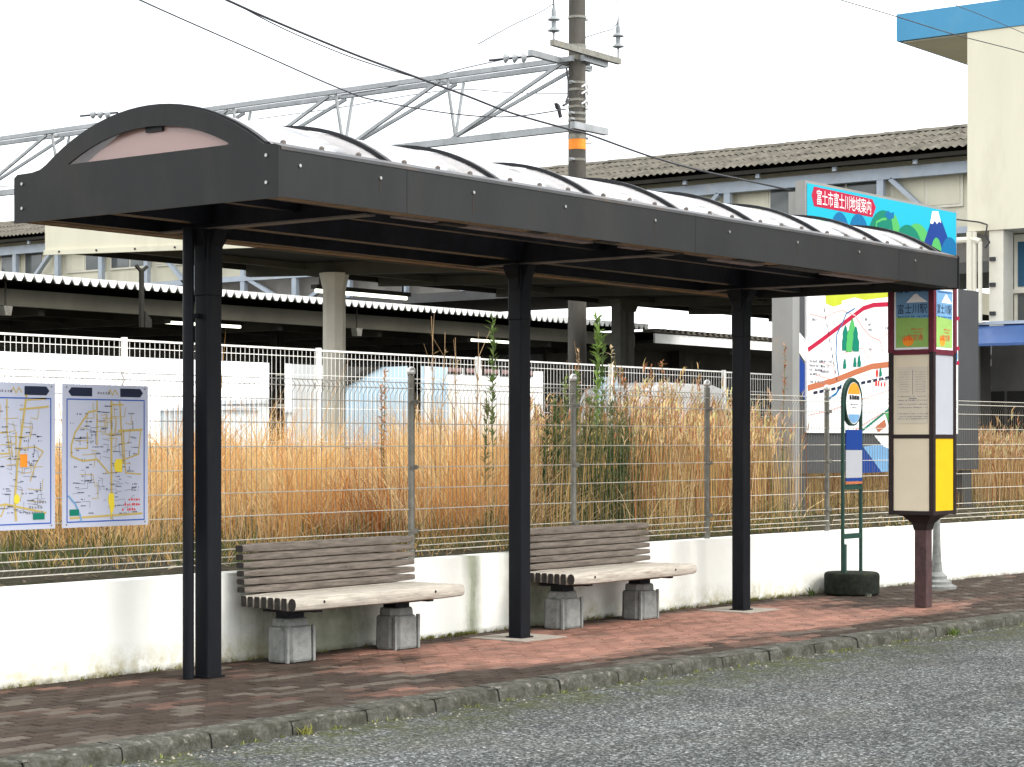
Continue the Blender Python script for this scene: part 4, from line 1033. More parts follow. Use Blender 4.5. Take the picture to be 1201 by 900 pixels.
obj('dark_backing', MB().box(at(640,400,32.6).x, 82, 32.6, 32.7, 1.2, 4.1), M['canopy_under'], wc)  # dark sheet put in to paint the shade under the roof
for x in (50, 58, 66): obj('column', MB().box(x-.15, x+.15, 32.2, 32.5, .3, 4.12), M['canopy_under'], wc)
rr = thing('second_platform_roof', 'dark roof of the rearmost platform behind the corrugated roof', 'platform roof', (35, 43, .3))
obj('roof', MB().box(12, 52, 40.5, 46, 4.0, 4.5), M['canopy_under'], rr)
obj('beam', MB().box(12, 52, 40.7, 40.9, 3.86, 3.99), M['canopy_under'], rr)
for x in (13, 51): obj('column', MB().box(x-.15, x+.15, 43, 43.3, .3, 4.0), M['canopy_under'], rr)
# loudspeakers and a hanging bracket post
for px_, py_, lb in ((6, 365, 'small grey trapezoid loudspeaker under the corrugated roof at the left picture edge'), (418, 390, 'small grey loudspeaker under the corrugated roof just right of the cream column')):
    p = at(px_, py_, 30.1); t = thing('loudspeaker', lb, 'loudspeaker', p, 'loudspeakers under the far roof')
    obj('horn', MB().prism([p + Vector((-.10,0,.09)), p + Vector((.10,0,.09)), p + Vector((.065,0,-.08)), p + Vector((-.065,0,-.08))], (0,-.08,0), (0,.08,0)), M['galv'], t)
    obj('hanger', MB().box(p.x-.015, p.x+.015, p.y-.01, p.y+.01, p.z+.09, 4.42), M['canopy_under'], t)
p = at(165.5, 345, 28.9)
t = thing('signal_bracket', 'dark hanging bracket post with forked top left of the shelter column', 'bracket', (p.x, p.y, 3.6))
zt_, zl = at(165.5, 314, 28.9).z, at(165.5, 384, 28.9).z
obj('post', MB().box(p.x-.035, p.x+.035, p.y-.035, p.y+.035, zl, zt_-.05), M['canopy_under'], t)
obj('fork', MB().bar((p.x, p.y, zt_-.08), (p.x-.14, p.y, zt_+.03), .05, .05), M['canopy_under'], t)
obj('fork', MB().bar((p.x, p.y, zt_-.08), (p.x+.14, p.y, zt_+.03), .05, .05), M['canopy_under'], t)
obj('box', MB().prism([Vector((p.x+.04, p.y, zl+.3)), Vector((p.x+.20, p.y, zl+.15)), Vector((p.x+.20, p.y, zl)), Vector((p.x+.04, p.y, zl))], (0,-.06,0), (0,.06,0)), M['canopy_under'], t)
# platforms
struct('near_platform', MB().box(18.5, 75, 17.9, 24.0, -.3, 1.30), M['concrete'])
struct('far_platform', MB().box(12, 80, 30.2, 46, -.3, 1.30), M['concrete'])

# ------------------------------------------------------------------ white safety fence along the near platform
pfn = thing('white_platform_fence', 'white wire mesh fence running beyond the dry grass along the platform', 'fence', (25, 17.0, .7))
x = 9.0; k = 0
while x < 48:
    L_ = 3.1; far = x > 34; ztop = 2.62 - .0013 * (x - 12)
    p = obj('post', MB().box(x-.026, x+.026, 16.975, 17.025, .5, ztop + .02), M['white_edge'], pfn)
    m = MB()
    m.box(x+.04, x+L_-.04, 16.99, 17.01, ztop-.022, ztop+.0).box(x+.04, x+L_-.04, 16.995, 17.005, ztop-.10, ztop-.092)
    for z in (2.3, 1.9, 1.5, 1.1): m.box(x+.04, x+L_-.04, 16.997, 17.003, z-.003, z+.003)
    for j in range(1, 42):
        xx = x + L_ * j / 42; m.box(xx-.0022, xx+.0022, 16.993, 16.997, .9, ztop-.03)
    obj('mesh_panel', m, M['white_edge'], pfn); x += L_
for a_, b_, z0, z1, mat, nm, lb in ((702, 724, 442, 468, 'bluewall', 'platform_bench_back', 'pale blue panel on the platform behind the tall reddish stalks'),
     (748, 848, 447, 497, 'white', 'white_equipment_box', 'large rounded white box behind the fence, left of the right shelter column')):
    y = 18.3; p, q = at(a_, z0, y), at(b_, z1, y); m = MB()
    if mat == 'white':
        w2, h2 = (q.x - p.x), (p.z - q.z); pts = [Vector((p.x, y, q.z-.2)), Vector((q.x, y, q.z-.2)), Vector((q.x, y, p.z-.08)), Vector((q.x-.3, y, p.z-.02)), Vector((p.x+.8, y, p.z)), Vector((p.x+.2, y, p.z-.12)), Vector((p.x, y, p.z-.4))]
        o = obj(nm, m.prism(pts, (0,0,0), (0,1.2,0)), M[mat], bevel=.03); tag(o, lb, 'box')
    else:
        t = thing(nm, lb, 'panel', ((p.x+q.x)/2, y, 1.3)); obj('panel', MB().box(p.x, q.x, y, y+.05, q.z-.3, p.z), M[mat], t)
        for xx in (p.x+.1, q.x-.1): obj('leg', MB().box(xx-.03, xx+.03, y, y+.05, 1.3, q.z-.3), M['galv'], t)

# ------------------------------------------------------------------ buildings beyond the tracks
hb = thing('blue_gabled_house', 'pale blue clad shed with a sloping dark-edged roof beyond the tracks', 'building', (58, 52, 0))
yh = 50.; A_, B_, C_ = at(403, 449, yh), at(466, 414, yh), at(519, 409.5, yh)
pts = [Vector((A_.x, yh, 0)), Vector((C_.x+.3, yh, 0)), Vector((C_.x+.3, yh, C_.z-.15)), Vector((B_.x, yh, B_.z-.15)), Vector((A_.x, yh, A_.z-.15))]
obj('wall', MB().prism(pts, (0,0,0), (0,1.1,0)), M['bluewall'], hb)
obj('roof', MB().prism([Vector((A_.x-.3, yh, A_.z-.22)), Vector((A_.x-.3, yh, A_.z)), B_ + Vector((0,0,.1)), C_ + Vector((.5,0,.1)), C_ + Vector((.5,0,-.1)), B_ + Vector((0,0,-.12))], (0,-.2,0), (0,1.2,0)), M['canopy_under'], hb)
obj('corner_trim', MB().box(at(497,430,yh).x, at(503,430,yh).x, yh-.05, yh, 0, C_.z-.2), M['white_edge'], hb)
h2 = thing('red_windowed_building', 'low building with a row of reddish windows right of the pale blue shed', 'building', (66, 52, 0))
a, b = at(520, 412, 50), at(574, 446, 50)
obj('wall', MB().box(a.x, b.x+6, 50.2, 58, 0, at(540,412,50).z), M['white_edge'], h2)
for k in range(5):
    wx = a.x + .3 + k * 1.15; w_ = obj('window', MB().box(wx, wx+1.0, 50.14, 50.19, b.z+.2, a.z-.25), M['darkgap'], h2)
    obj('pane', MB().box(wx+.06, wx+.94, 50.12, 50.14, b.z+.26, a.z-.31), M['redwindow'], w_)
for (pa, pb, pt, lb) in ((262, 300, 478, 'far low bluish building on the horizon left of the dark column'), (300, 322, 470, 'far pale building just left of the dark platform column'), (336, 392, 481, 'far pale shed with curved roof right of the dark platform column')):
    yy = 320.; p, q = at(pa, pt, yy), at(pb, pt, yy); t = thing('distant_building', lb, 'building', ((p.x+q.x)/2, yy, 0), 'buildings on the horizon')
    obj('wall', MB().box(p.x, q.x, yy, yy+20, -.3, p.z*.93), simple('hazy far wall', (.50,.56,.60), .8), t); obj('roof', MB().prism([Vector((p.x-1, yy, p.z*.93+.02)), Vector(((p.x+q.x)/2, yy, p.z*1.03)), Vector((q.x+1, yy, p.z*.93+.02))], (0,-1,0), (0,21,0)), M['steelgrey'], t)  # distance haze painted into the pale wall colour

# ------------------------------------------------------------------ catenary mast, gantry and wires
MX, MY = 34.1, 24.5
ms = thing('catenary_mast', 'thick grey concrete overhead-line mast with an orange band', 'mast', (MX, MY, 0))
obj('pole', MB().lathe(MX, MY, [(.20,-.3),(.165,12.6)], 20), M['polegrey'], ms, smooth=True)
zo0, zo1 = atX(677, 176, MX).z, atX(677, 162.5, MX).z
obj('orange_band', MB().lathe(MX, MY, [(.183,zo0),(.181,zo1)], 20), M['orange'], ms, smooth=True)
for py_ in (21, 56, 69, 118, 126, 134, 152, 161, 188, 141, 98, 106):
    z = atX(677, py_, MX).z; h_ = .025 if py_ not in (56, 69, 161) else .05
    c = obj('clamp_band', MB().lathe(MX, MY, [(.186,z-h_),(.186,z+h_)], 16), M['galv'], ms)
    s_ = 1 if random.random() < .6 else -1
    obj('clamp_lug', MB().box(MX+s_*.17, MX+s_*.30, MY-.05-.02, MY-.02, z-.02, z+.02), M['steelgrey'], c)
for k, py_ in enumerate((104, 112, 124)):
    z = atX(677, py_, MX).z; obj('hook', MB().path([(MX-.12, MY-.2, z), (MX-.02, MY-.26, z+.07), (MX+.1, MY-.2, z-.02), (MX-.02, MY-.24, z-.08)], .02, 6), M['white_edge'], ms)
for k in range(5):
    z = 4.5 + k * 1.55; obj('step_bolt', MB().path([(MX+.15, MY-.05, z), (MX+.34, MY-.1, z+.01), (MX+.38, MY-.1, z+.06)], .012, 5), M['steelgrey'], ms)
a, b = at(647, 50, 24.2), at(726, 72.5, 24.2)
obj('cross_arm', MB().bar(a, b, .10, .12), M['galv'], ms)
a2, b2_ = at(621, 62, 24.75), at(692, 81, 24.75); obj('cross_arm', MB().bar(a2, b2_, .10, .12), M['steelgrey'], ms)
a3 = atX(668, 153, MX); obj('cross_arm', MB().bar((MX-.45, MY-.2, a3.z+.02), (MX+.75, MY-.2, a3.z+.02), .12, .14), M['steelgrey'], ms)
obj('cross_arm', MB().bar((MX-.1, MY-.2, 9.30), (MX+.75, MY-.2, 9.28), .10, .12), M['steelgrey'], ms)
def insul(p, up=True, nm='insulator'):
    s_ = 1; z = p.z; prof = [(.02, z), (.02, z+.22)]
    for k in range(2): zz = z + .24 + k * .22; prof += [(.05, zz), (.13, zz+.02), (.10, zz+.06), (.05, zz+.09), (.05, zz+.2)]
    prof += [(.03, z+.72), (.012, z+.9)]; return obj(nm, MB().lathe(p.x, p.y, prof, 10), M['insul'], ms, smooth=True)
pa, pb = at(649, 52, 24.2), at(724.5, 70, 24.2); insul(pa); insul(pb)
pts = [at(655,132,24.3), at(652,126,24.2), at(657,123,24.2), at(661,128,24.25), at(659,135,24.2), at(655,136,24.2)]
obj('cutout_switch', MB().prism([at(651,121,24.2), at(654,123,24.2), at(656,129,24.2), at(653,128,24.2)], (0,-.04,0), (0,.04,0)).path([at(660,124,24.2), at(665,121,24.3), at(667,117,24.3)], .025, 5), M['cable'], ms)
obj('cutout_arm', MB().path([at(655,129,24.2), at(657,138,24.2)], .04, 6), M['cable'], ms)
obj('jumper_cable', MB().path([at(664,80,24.25), at(666,95,24.25), at(666,112,24.25), at(663,120,24.25)], .02, 5), M['cable'], ms)

gn = thing('overhead_gantry', 'galvanised triangular truss gantry spanning the tracks from the mast', 'gantry', (MX, 40, 8))
ZU, ZL = 9.27, 7.92; yend = 76.
obj('upper_chord', MB().bar((MX-.28, MY-.1, ZU), (MX-.28, yend, ZU), .08, .10), M['steelgrey'], gn)
obj('upper_chord', MB().bar((MX+.28, MY-.1, ZU), (MX+.28, yend, ZU), .08, .10), M['steelgrey'], gn)
obj('lower_chord', MB().bar((MX, MY-.1, ZL), (MX, yend, ZL), .12, .14), M['steelgrey'], gn)
y = 27.7; k = 0
while y < yend:
    for s_ in (-.28, .28):
        obj('vertical_strut', MB().bar((MX+s_, y, ZU-.06), (MX, y, ZL+.06), .04, .06), M['steelgrey'], gn)
        obj('diagonal_strut', MB().bar((MX, y + .1, ZL+.06), (MX+s_, y - 3.0, ZU-.07), .05, .07), M['steelgrey'], gn)
    obj('tie', MB().bar((MX-.27, y+.4, ZU), (MX+.27, y+.4, ZU), .05, .06), M['steelgrey'], gn)
    y += 3.2; k += 1
def gins(px_, py_, X_, lb):
    p = atX(px_, py_, X_); t = thing('strain_insulator', lb, 'insulator', p, 'strain insulators over the gantry'); m = MB(); N_ = 3
    for k in range(N_):
        o = p + Vector((.0, -.0, 0)); d = Vector((.10 * k, -.16 * k, .0))
        obj('disc', MB().tube(o + d, o + d + Vector((.02, -.07, .0)), .12, 10, .05), M['steelgrey'], t)
    obj('rod', MB().tube(p + Vector((-.1,.35,-.03)), p + Vector((.35,-.55,.03)), .025, 6), M['cable'], t)
gins(592, 68, 34.0, 'pale strain insulator pair on the wire just left of the mast')
gins(108, 134, 34.4, 'blue-grey strain insulator above the arched end of the shelter')

def wire(label, pts, r=.014, grp='overhead cables'):
    P_ = []
    for i in range(len(pts) - 1):      # Catmull-Rom through the given points
        p0 = pts[max(i-1,0)]; p1 = pts[i]; p2 = pts[i+1]; p3 = pts[min(i+2,len(pts)-1)]
        for k in range(5):
            t = k / 5; P_.append(.5*((2*p1) + (p2-p0)*t + (2*p0-5*p1+4*p2-p3)*t*t + (3*p1-p0-3*p2+p3)*t**3))
    P_.append(pts[-1]); m = MB().path(P_, r, 5)
    return tag(obj('overhead_cable', m, M['cable']), label, 'cable', grp)
w2 = lambda Y, *q: [at(a, b, Y) for a, b in q]
wire('thin sagging cable, leftmost at the top of the sky, ending at the mast', w2(24.1, (60,-50),(163,0),(280,52),(400,105),(445,119),(533,134),(600,137),(664,128)), .013)
wire('thick black cable crossing the gantry, passing the mast below its orange band', w2(24.0, (150,-60),(265,0),(400,58),(480,88),(545,112),(600,133),(667,152),(690,158),(760,183),(820,200),(880,213),(938,226)), .022)
wire('thin cable running just below the thick black one at the top left', w2(24.3, (180,-45),(265,-1),(330,33),(400,63),(450,80),(490,92)), .011)
wire('thin cable crossing the sky at top right in front of the blue roof fascia', w2(12.0, (900,-25),(985,0),(1052,20),(1120,41),(1201,62),(1260,82)), .007)
wire('short cable at the very top right corner', w2(12.0, (1080,-12),(1115,4),(1160,22),(1230,52)), .005)
wire('thin wire from the gantry insulators to the left over the truss', [atX(*p) for p in ((400,112,34.2),(450,104,34.2),(500,92,34.2),(545,80,34.2),(600,68,34.2))], .010)
wire('thin wire hanging across the gantry bays', [atX(*p) for p in ((300,140,34.9),(400,126,34.9),(480,112,34.9),(540,105,34.9),(600,109,34.9),(667,110,34.9))], .009)
wire('thin wire rising left from the pole top insulator', w2(24.2, (560,52),(600,30),(630,16),(648,5)), .009)
wire('vertical wire above the right insulator', w2(24.2, (724.5,32),(724,0),(723.5,-30)), .009)
wire('vertical wire above the left insulator', w2(24.2, (648.5,8),(648,-5),(648,-30)), .011)
wire('short looping jumper from the right insulator to the mast', w2(24.2, (686,44),(705,38),(718,34),(724,26)), .010)
wire('thin wire left of the shelter roof end', [atX(*p) for p in ((-60,221,34.3),(0,219,34.3),(60,217,34.3))], .010)

# ------------------------------------------------------------------ vegetation
def proj(x, y): d = x * CS + y * SN; return 600 + F * (x * SN - y * CS) / d, d
def blades(name, pts, mat='blade'):
    """pts: x, y, z, height, lean x, lean y, width, r, g, b"""
    n = len(pts); P_ = np.array(pts, dtype=np.float64); ang = rng.uniform(0, math.pi, n)
    # mostly face the viewer's side a little, so the strips read as blades
    wx, wy = np.cos(ang) * P_[:,6] / 2, np.sin(ang) * P_[:,6] / 2
    lv = [0, .4, .75, 1.]; V = np.zeros((n, 7, 3)); Cc = np.zeros((n, 7, 4)); Cc[:,:,3] = 1
    for i, u in enumerate(lv):
        cx = P_[:,0] + P_[:,4] * u**1.8; cy = P_[:,1] + P_[:,5] * u**1.8; cz = P_[:,2] + P_[:,3] * (u - .12 * u * u * np.minimum(1, np.hypot(P_[:,4], P_[:,5]) / P_[:,3] * 2))
        ws = [1, .9, .6, 0][i]
        if i < 3:
            V[:,2*i] = np.stack([cx - wx*ws, cy - wy*ws, cz], 1); V[:,2*i+1] = np.stack([cx + wx*ws, cy + wy*ws, cz], 1)
        else: V[:,6] = np.stack([cx, cy, cz], 1)
    Cc[:,:,:3] = P_[:,None,7:10]
    base = (np.arange(n) * 7)[:,None]
    loops = np.concatenate([base + np.array([0,1,3,2]), base + np.array([2,3,5,4]), base + np.array([4,5,6])], 1).ravel()
    ls = np.tile([4,4,3], n); starts = np.concatenate([[0], np.cumsum(ls)[:-1]])
    me = bpy.data.meshes.new(name); me.vertices.add(n*7); me.vertices.foreach_set('co', V.reshape(-1))
    me.loops.add(len(loops)); me.loops.foreach_set('vertex_index', loops.astype(np.int32))
    me.polygons.add(len(ls)); me.polygons.foreach_set('loop_start', starts.astype(np.int32)); me.polygons.foreach_set('loop_total', ls.astype(np.int32))
    ca = me.color_attributes.new('Col', 'FLOAT_COLOR', 'POINT'); ca.data.foreach_set('color', Cc.astype(np.float32).ravel())
    me.materials.append(M[mat]); me.update(); me.validate()
    o = bpy.data.objects.new(name, me); C.objects.link(o); o['kind'] = 'stuff'; return o
def gz(x, y): dy = y - wallY(x) - .17; return float(np.interp(dy, [0, .35, 2.5, 6.8, 9], [.56, .585, .64, .76, .45]))
tall, low, reed = [], [], []
def clump(x, y, n, hgt, c, sp=.16, lean=(0, 0), wd=.009, out=tall, spread=.35):
    z = gz(x, y) - .03
    for _ in range(n):
        h_ = hgt * random.uniform(.55, 1.08); a = random.uniform(0, 6.283); q = random.uniform(0, 1)**.7 * spread * h_
        f_ = random.uniform(.75, 1.25)
        out.append((x + random.gauss(0, sp), y + random.gauss(0, sp), z, h_, lean[0]*h_ + math.cos(a)*q, lean[1]*h_ + math.sin(a)*q, wd * random.uniform(.6, 1.3), c[0]*f_, c[1]*f_*random.uniform(.92,1.06), c[2]*f_))
def lerp3(a, b, k): return tuple(a[i] + (b[i]-a[i])*k for i in range(3))
STRAW, ORANGE, RUST, PALE, OLIVE, GREEN, DEEP = (.60,.39,.15), (.62,.27,.07), (.30,.10,.03), (.72,.55,.29), (.17,.155,.055), (.08,.115,.03), (.035,.06,.018)
grn_ = lambda px: 632 < px < 745
cnt = 0
for _ in range(9000):
    x = random.uniform(8.5, 44); dy = random.uniform(.35, 6.7); y = wallY(x) + .17 + dy; px, d = proj(x, y)
    if not -60 < px < 1300: continue
    if 925 < px < 1165 and y < 11.95 and dy > .5: continue
    start = np.interp(px, [0, 230, 330, 520, 640, 900, 1010, 1200], [2.7, 2.5, 1.5, 1.2, .9, .9, 1.3, 1.9])
    nzv = nz2(x, y, .8, 1.5); dens = np.interp(px, [0, 200, 560, 640, 900, 1000, 1250], [.8, 1, 1, .8, .8, .75, .85])
    if dy < start + .4 * nzv:                    # low mixed tufts at the front
        if random.random() < .55 and dy > np.interp(px, [0, 260, 400], [1.0, .6, .25]):
            g = GREEN if random.random() < .4 else (OLIVE if random.random() < .6 else STRAW)
            clump(x, y, 14, random.uniform(.10, .26), g, .12, out=low, wd=.008, spread=.9)
        continue
    if random.random() > dens * .62: continue
    top = np.interp(px, [-50, 150, 260, 400, 470, 600, 640, 760, 860, 960, 1100, 1300], [1.2, 1.15, 1.2, 1.16, 1.28, 1.24, 1.26, 1.2, 1.16, 1.06, .83, 1.0])
    hh = (top + .55 * nz2(x, y, .8, 7)) * (random.uniform(1.05,1.3) if random.random() < .1 else 1) * (1 - .04 * max(0, dy - 4))
    k = nz2(x, y, .5, 11) * .5 + .5
    if px < 620:
        c = lerp3(lerp3(STRAW, PALE, .35), ORANGE, min(1, max(0, k * 1.7 - .45)))
        if 385 < px < 475 and dy < 3.6 and random.random() < .8: c = lerp3(c, RUST, .8)
        if 385 < px < 475 and dy < 3.2: hh *= .8
        if random.random() < .40: c = PALE
        lean = (-.12 + .85 * nz2(x, y, .45, 21), -.15)
    elif px < 905:
        grn = 632 < px < 745; c = random.choice([DEEP, DEEP, OLIVE, (.05,.08,.022), STRAW] if grn else [STRAW, STRAW, PALE, RUST, (.42,.20,.08), OLIVE, (.40,.28,.13)]); lean = (.03, 0)
    else:
        c = lerp3(STRAW, PALE, random.random()) if random.random() < .7 else RUST; lean = (.12 * nz2(x, y, .6, 3), 0)
    if px < 620:
        la = 3.0 + 6. * nz2(x, y, 1.1, 31) + random.gauss(0, .5); lm = random.uniform(.1, .75)
        ln = (lean[0] * .6 + math.cos(la) * lm, lean[1] + math.sin(la) * lm * .6)
        clump(x, y, 12, hh * random.uniform(.75, 1.1), c, .07, ln, .010, tall, .38)
        if random.random() < .4: clump(x, y - .1, 7, hh * random.uniform(.35, .7), lerp3(c, PALE, .65), .10, (ln[0]*2.0, -.5), .012, tall, 1.6)
    else:
        clump(x, y, 11, hh, c, .12, lean, .009, tall, .2)
        z_ = gz(x, y) - .03
        for _k in range(1 if grn_(px) else 3):              # feathery seed heads
            ox, oy = random.gauss(0, .1), random.gauss(0, .1); hz = hh * random.uniform(.8, 1.05)
            for _q in range(6):
                a = random.uniform(0, 6.28); tall.append((x+ox, y+oy, z_ + hz - random.uniform(0, .16), random.uniform(.06,.14), math.cos(a)*.05+.03, math.sin(a)*.05, .014, *[v * random.uniform(.8,1.15) for v in ((PALE if not grn_(px) else OLIVE) if random.random() < .6 else (.42,.22,.10))]))
        if random.random() < .35: clump(x, y - .1, 6, hh * random.uniform(.3, .6), PALE, .12, (.3 * random.choice((-1,1)), -.4), .010, tall, 1.3)
    if random.random() < .8:
        clump(x, y - .15, 9, random.uniform(.2, .48), random.choice([OLIVE, STRAW, GREEN, OLIVE, (.24,.21,.08)]), .15, out=low, spread=.9)
    cnt += 1
blades('dry_grass', tall); blades('low_grass', low)
print('blades', len(tall), len(low))
# small weeds at the foot of the wall and along the kerb
moss = []
for _ in range(420):
    x = random.choice([random.uniform(7, 20), random.uniform(7, 20), random.gauss(12.3, .3), random.gauss(16.6, .5)]); y = wallY(x) - random.uniform(.0, .05)
    if nz2(x, 3, 2.5, 8) < .0 and random.random() < .8: continue
    for _k in range(5):
        a = random.uniform(0, 6.28); h_ = random.uniform(.012, .04); f_ = random.uniform(.6, 1.2)
        moss.append((x + random.gauss(0, .015), y, 0, h_, math.cos(a)*.02, -abs(math.sin(a))*.02, .008, .20*f_, .20*f_, .06*f_))
for _ in range(70):
    x = random.uniform(6.5, 22); y = kerbY(x) - random.uniform(0, .04)
    for _k in range(6):
        a = random.uniform(0, 6.28); h_ = random.uniform(.01, .03); moss.append((x + random.gauss(0, .02), y + random.gauss(0,.01), ROADZ, h_, math.cos(a)*.02, math.sin(a)*.02, .007, .22, .24, .07))
blades('wall_foot_moss', moss)
def tuft(x, y, z, n, h_, c, label, grp='weeds sprouting at the kerb and wall'):
    pts = []
    for _ in range(n):
        a = random.uniform(0, 6.28); q = random.uniform(.3, 1) * h_; f_ = random.uniform(.7, 1.3)
        pts.append((x + random.gauss(0, .02), y + random.gauss(0, .012), z, h_ * random.uniform(.4, 1), math.cos(a)*q*.7, math.sin(a)*q*.7, .010, c[0]*.6*f_, c[1]*.6*f_, c[2]*.6*f_))
    o = blades('weed', pts); del o['kind']; tag(o, label, 'weed', grp)
tuft(8.14, 7.655, ROADZ, 26, .07, (.42,.42,.12), 'yellow-green weed at the kerb foot nearest the left column')
tuft(15.55, 7.38, ROADZ, 30, .09, (.24,.33,.08), 'green weed at the kerb foot near the white pebble')
tuft(17.58, 9.83, 0, 36, .11, (.12,.17,.06), 'leafy green weed between white wall and black drum')
tuft(17.8, 9.33, 0, 14, .05, (.35,.36,.28), 'tiny pale weed in front of the black drum')
tuft(16.55, 10.0, 0, 30, .07, (.16,.22,.05), 'low green weed at the wall foot behind the right column')
o = MB(); 
vs = []
pe = atX(1121.5, 741, 15.0); d_ = (EYE - ROADZ) * F / (741 - HY); t_ = (1121.5 - 600) / F
px0, py0 = d_ * (CS + SN * t_), d_ * (SN - CS * t_)
o.lathe(px0, py0, [(.012,ROADZ+.001),(.032,ROADZ+.012),(.030,ROADZ+.03),(.012,ROADZ+.042)], 7)
tag(obj('white_pebble', o, M['white']), 'small white pebble on the asphalt beside the kerb', 'pebble')
# scattered chips along the gutter
m = MB()
for _ in range(260):
    x = random.uniform(5.5, 20); y = kerbY(x) - abs(random.gauss(0, .09)) - .01; s_ = random.uniform(.003, .009)
    m.add([(x-s_,y-s_,ROADZ),(x+s_,y-s_*.6,ROADZ),(x+s_*.7,y+s_,ROADZ),(x-s_*.8,y+s_*.8,ROADZ),(x,y,ROADZ+s_*1.1)], [(0,1,4),(1,2,4),(2,3,4),(3,0,4)])
obj('gutter_grit', m, M['pad'], kind='stuff')
# dead leaves and litter on the soil behind the wall
m = MB()
for _ in range(1500):
    x = random.uniform(7.5, 24); y = wallY(x) + .22 + random.uniform(0, 2.6); z = gz(x, y) + random.uniform(.0, .03); s_ = random.uniform(.015, .045); a = random.uniform(0, 6.28)
    u = Vector((math.cos(a), math.sin(a), random.uniform(-.3,.5))) * s_; v = Vector((-math.sin(a), math.cos(a), random.uniform(-.3,.5))) * s_ * .5; p = Vector((x, y, z + s_*.3)); f_ = random.uniform(.4, 1.4)
    c = random.choice([(.30,.24,.16), (.16,.12,.08), (.38,.31,.21), (.10,.09,.05)]); c = tuple(q*f_ for q in c)
    m.add([p-u, p+v, p+u, p-v], [(0,1,2,3)], c)
obj('leaf_litter', m, M['blade'], kind='stuff')

def weed(px, ptop, dy, label, leaves, c, kind='green', lw=.024, ll=.11, cat='tall weed'):
    # a stalk with leaves, rooted on the embankment
    y0_ = 10.2 + dy; p = at(px, ptop, y0_); x, y = p.x, p.y; z0, z1 = gz(x, y) - .02, p.z; H_ = z1 - z0
    t = thing('tall_weed' if kind != 'dead' else 'dead_weed', label, cat, (x, y, z0))
    bend = random.uniform(-.05, .05)
    pts = [Vector((x - bend * (1-u) * H_ + .012*math.sin(u*9), y, z0 + H_ * u)) for u in [k / 8 for k in range(9)]]
    m = MB()
    for k in range(8): m.tube(pts[k], pts[k+1], .009 * (1 - k / 11), 5)
    obj('stem', m, M['bark'] if kind == 'dead' else M['hillgreen'] if 0 else simple('green stem', (.12,.15,.06), .8), t)
    m = MB()
    for k in range(leaves):
        u = random.uniform(.25, 1.)**.7; i = min(7, int(u * 8)); o = pts[i].lerp(pts[i+1], u * 8 - i)
        a = random.uniform(0, 6.28); el = random.uniform(.5, 1.3) if kind == 'green' else random.uniform(.2, 1.2)
        d = Vector((math.cos(a)*math.cos(el), math.sin(a)*math.cos(el), math.sin(el))); s_ = d.cross(Vector((0,0,1))).normalized() * lw * random.uniform(.6, 1.2)
        l_ = ll * random.uniform(.6, 1.2); f_ = random.uniform(.6, 1.5)
        q0, q1, q2 = o, o + d * l_ * .45, o + d * l_ - Vector((0,0,l_*.15))
        m.add([q0, q1 - s_*.5, q2, q1 + s_*.5], [(0,1,2,3)], tuple(v*f_ for v in c))
    obj('foliage', m, M['blade'], t)
    return t, pts
weed(577, 374, 2.2, 'tall green leafy weed at the left side of the middle shelter column', 150, (.11,.17,.05))
weed(700, 373, 2.0, 'tallest green leafy weed, its leafy top against the dark platform column', 170, (.17,.26,.07), lw=.04, ll=.13)
weed(706, 398, 2.1, 'green leafy weed close right of the tallest one', 120, (.10,.16,.05))
weed(676, 440, 1.9, 'shorter green leafy weed right behind the second fence post', 110, (.12,.18,.06))
weed(662, 446, 1.9, 'green leafy weed left of the second fence post', 90, (.16,.20,.07))
weed(570, 462, 1.6, 'slim olive weed left of the middle column beside bright grass', 70, (.14,.15,.06))
for k, (px, py) in enumerate(((648,470),(655,482),(672,478),(690,470),(640,492),(715,478),(728,486),(664,505),(683,500),(700,500),(736,500),(650,510))):
    weed(px, py, 1.3 + .1 * (k % 4), 'bushy green weed stalk among the reeds, %s' % ['topmost left', 'second from left, feathery', 'beside the fence post', 'between post and tall weed', 'nearest the column', 'right of the tall weed', 'right edge of the green patch', 'low behind the post', 'low in the centre', 'low under the tall weed', 'low at the right', 'lowest left'][k], 90, random.choice([(.08,.12,.04), (.12,.15,.06), (.20,.19,.09)]), lw=.028)
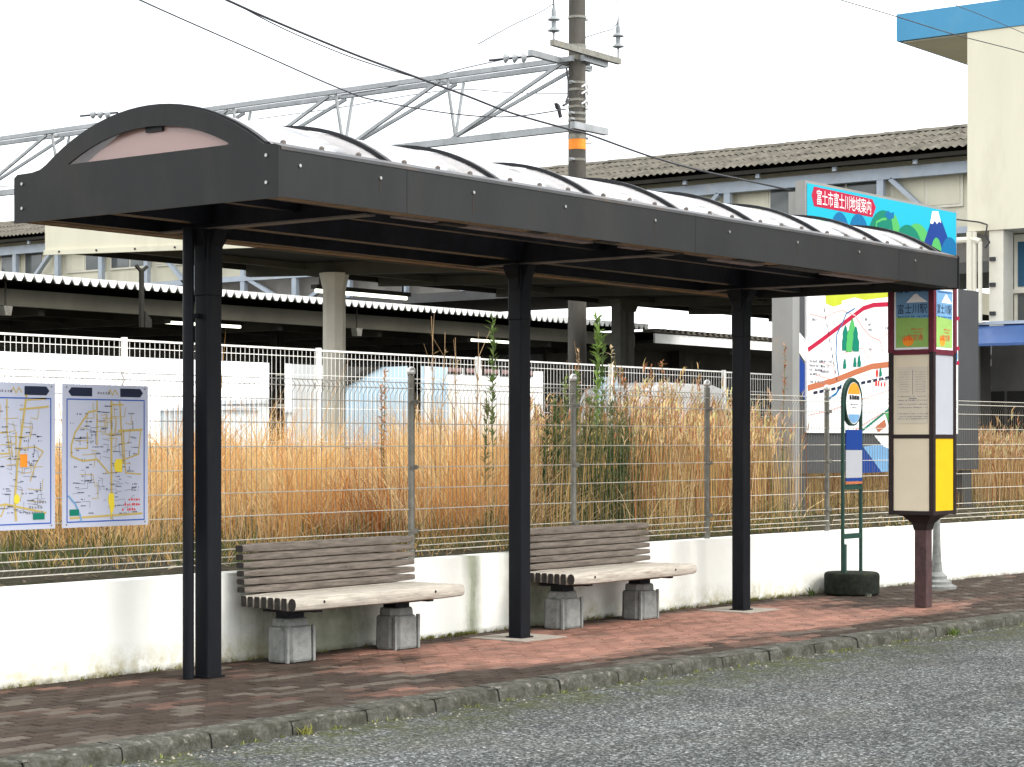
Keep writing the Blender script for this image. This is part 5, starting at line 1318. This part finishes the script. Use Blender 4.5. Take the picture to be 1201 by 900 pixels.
for px, py, lb in ((763, 428, 'reddish brown dried dock stalk with dense top left of the right column'), (776, 424, 'taller reddish dried stalk beside the dense-topped one'), (727, 432, 'brown dried stalk in front of the twin grey platform columns'), (733, 446, 'short brown dried stalk beside the twin grey platform columns'),
                   (450, 434, 'orange-brown dried branching weed in front of the pale blue shed'), (446, 455, 'small dried weed below the branching one by the blue shed'), (920, 405, 'rust coloured dried stalk in front of the grey sign pillar'), (915, 430, 'low rust stalk at the sign pillar')):
    weed(px, py, 2.3 if px != 920 else 1.3, lb, 90, (.36,.17,.08) if px != 450 else (.52,.26,.12), 'dry', .02, .07, 'dried weed')
for px, py, lb, sgn in ((505, 371, 'bare dry stalk leaning left above the platform fence, tallest of the bare stalks', -1), (521, 390, 'bare dry stalk leaning left beside the tallest bare one', -1), (533, 396, 'bare thin dry stalk upright right of the leaning ones', 0), (560, 390, 'thin straight bare stalk near the middle column', 0), (678, 408, 'curved dry stalk bending right beside the tall weed', 1)):
    t, pts = weed(px, py, 2.4, lb, 14, (.45,.32,.18), 'dead', .02, .08, 'dried weed')
    m = MB()
    for k in range(5):
        i = 4 + k % 4; o = pts[i]; m.tube(o, o + Vector((random.uniform(-.25,.25) , 0, random.uniform(.15,.35))), .005, 4, .002)
    obj('twig', m, M['bark'], t, kind='stuff')
for k, (px, py) in enumerate(((716, 408), (1075+22, 440), (780, 455), (745, 452))):
    weed(px, py, 2.0, ['pale feathery reed plume left of the twin grey columns', 'dried flower head above the rightmost fence post', 'yellow straw stalk in front of the white box', 'pale straw stalk left of the white box'][k], 60, (.70,.58,.38), 'dry', .02, .07, 'dried weed')

# print too small to read is joined ink
for o in bpy.data.objects:
    if o.parent and any(o.name.startswith(n) for n in ('place_name', 'street_line', 'small_print', 'heading_print', 'timetable_print', 'notice_print', 'name_print', 'red_print', 'red_note_print', 'road_line', 'header_block', 'header_script', 'eyelet', 'minor_road_print', 'railway_print', 'main_road_print', 'brown_road_print', 'river_print', 'border_print', 'yellow_land_print', 'yellow_marker', 'border')):
        o['kind'] = 'stuff'
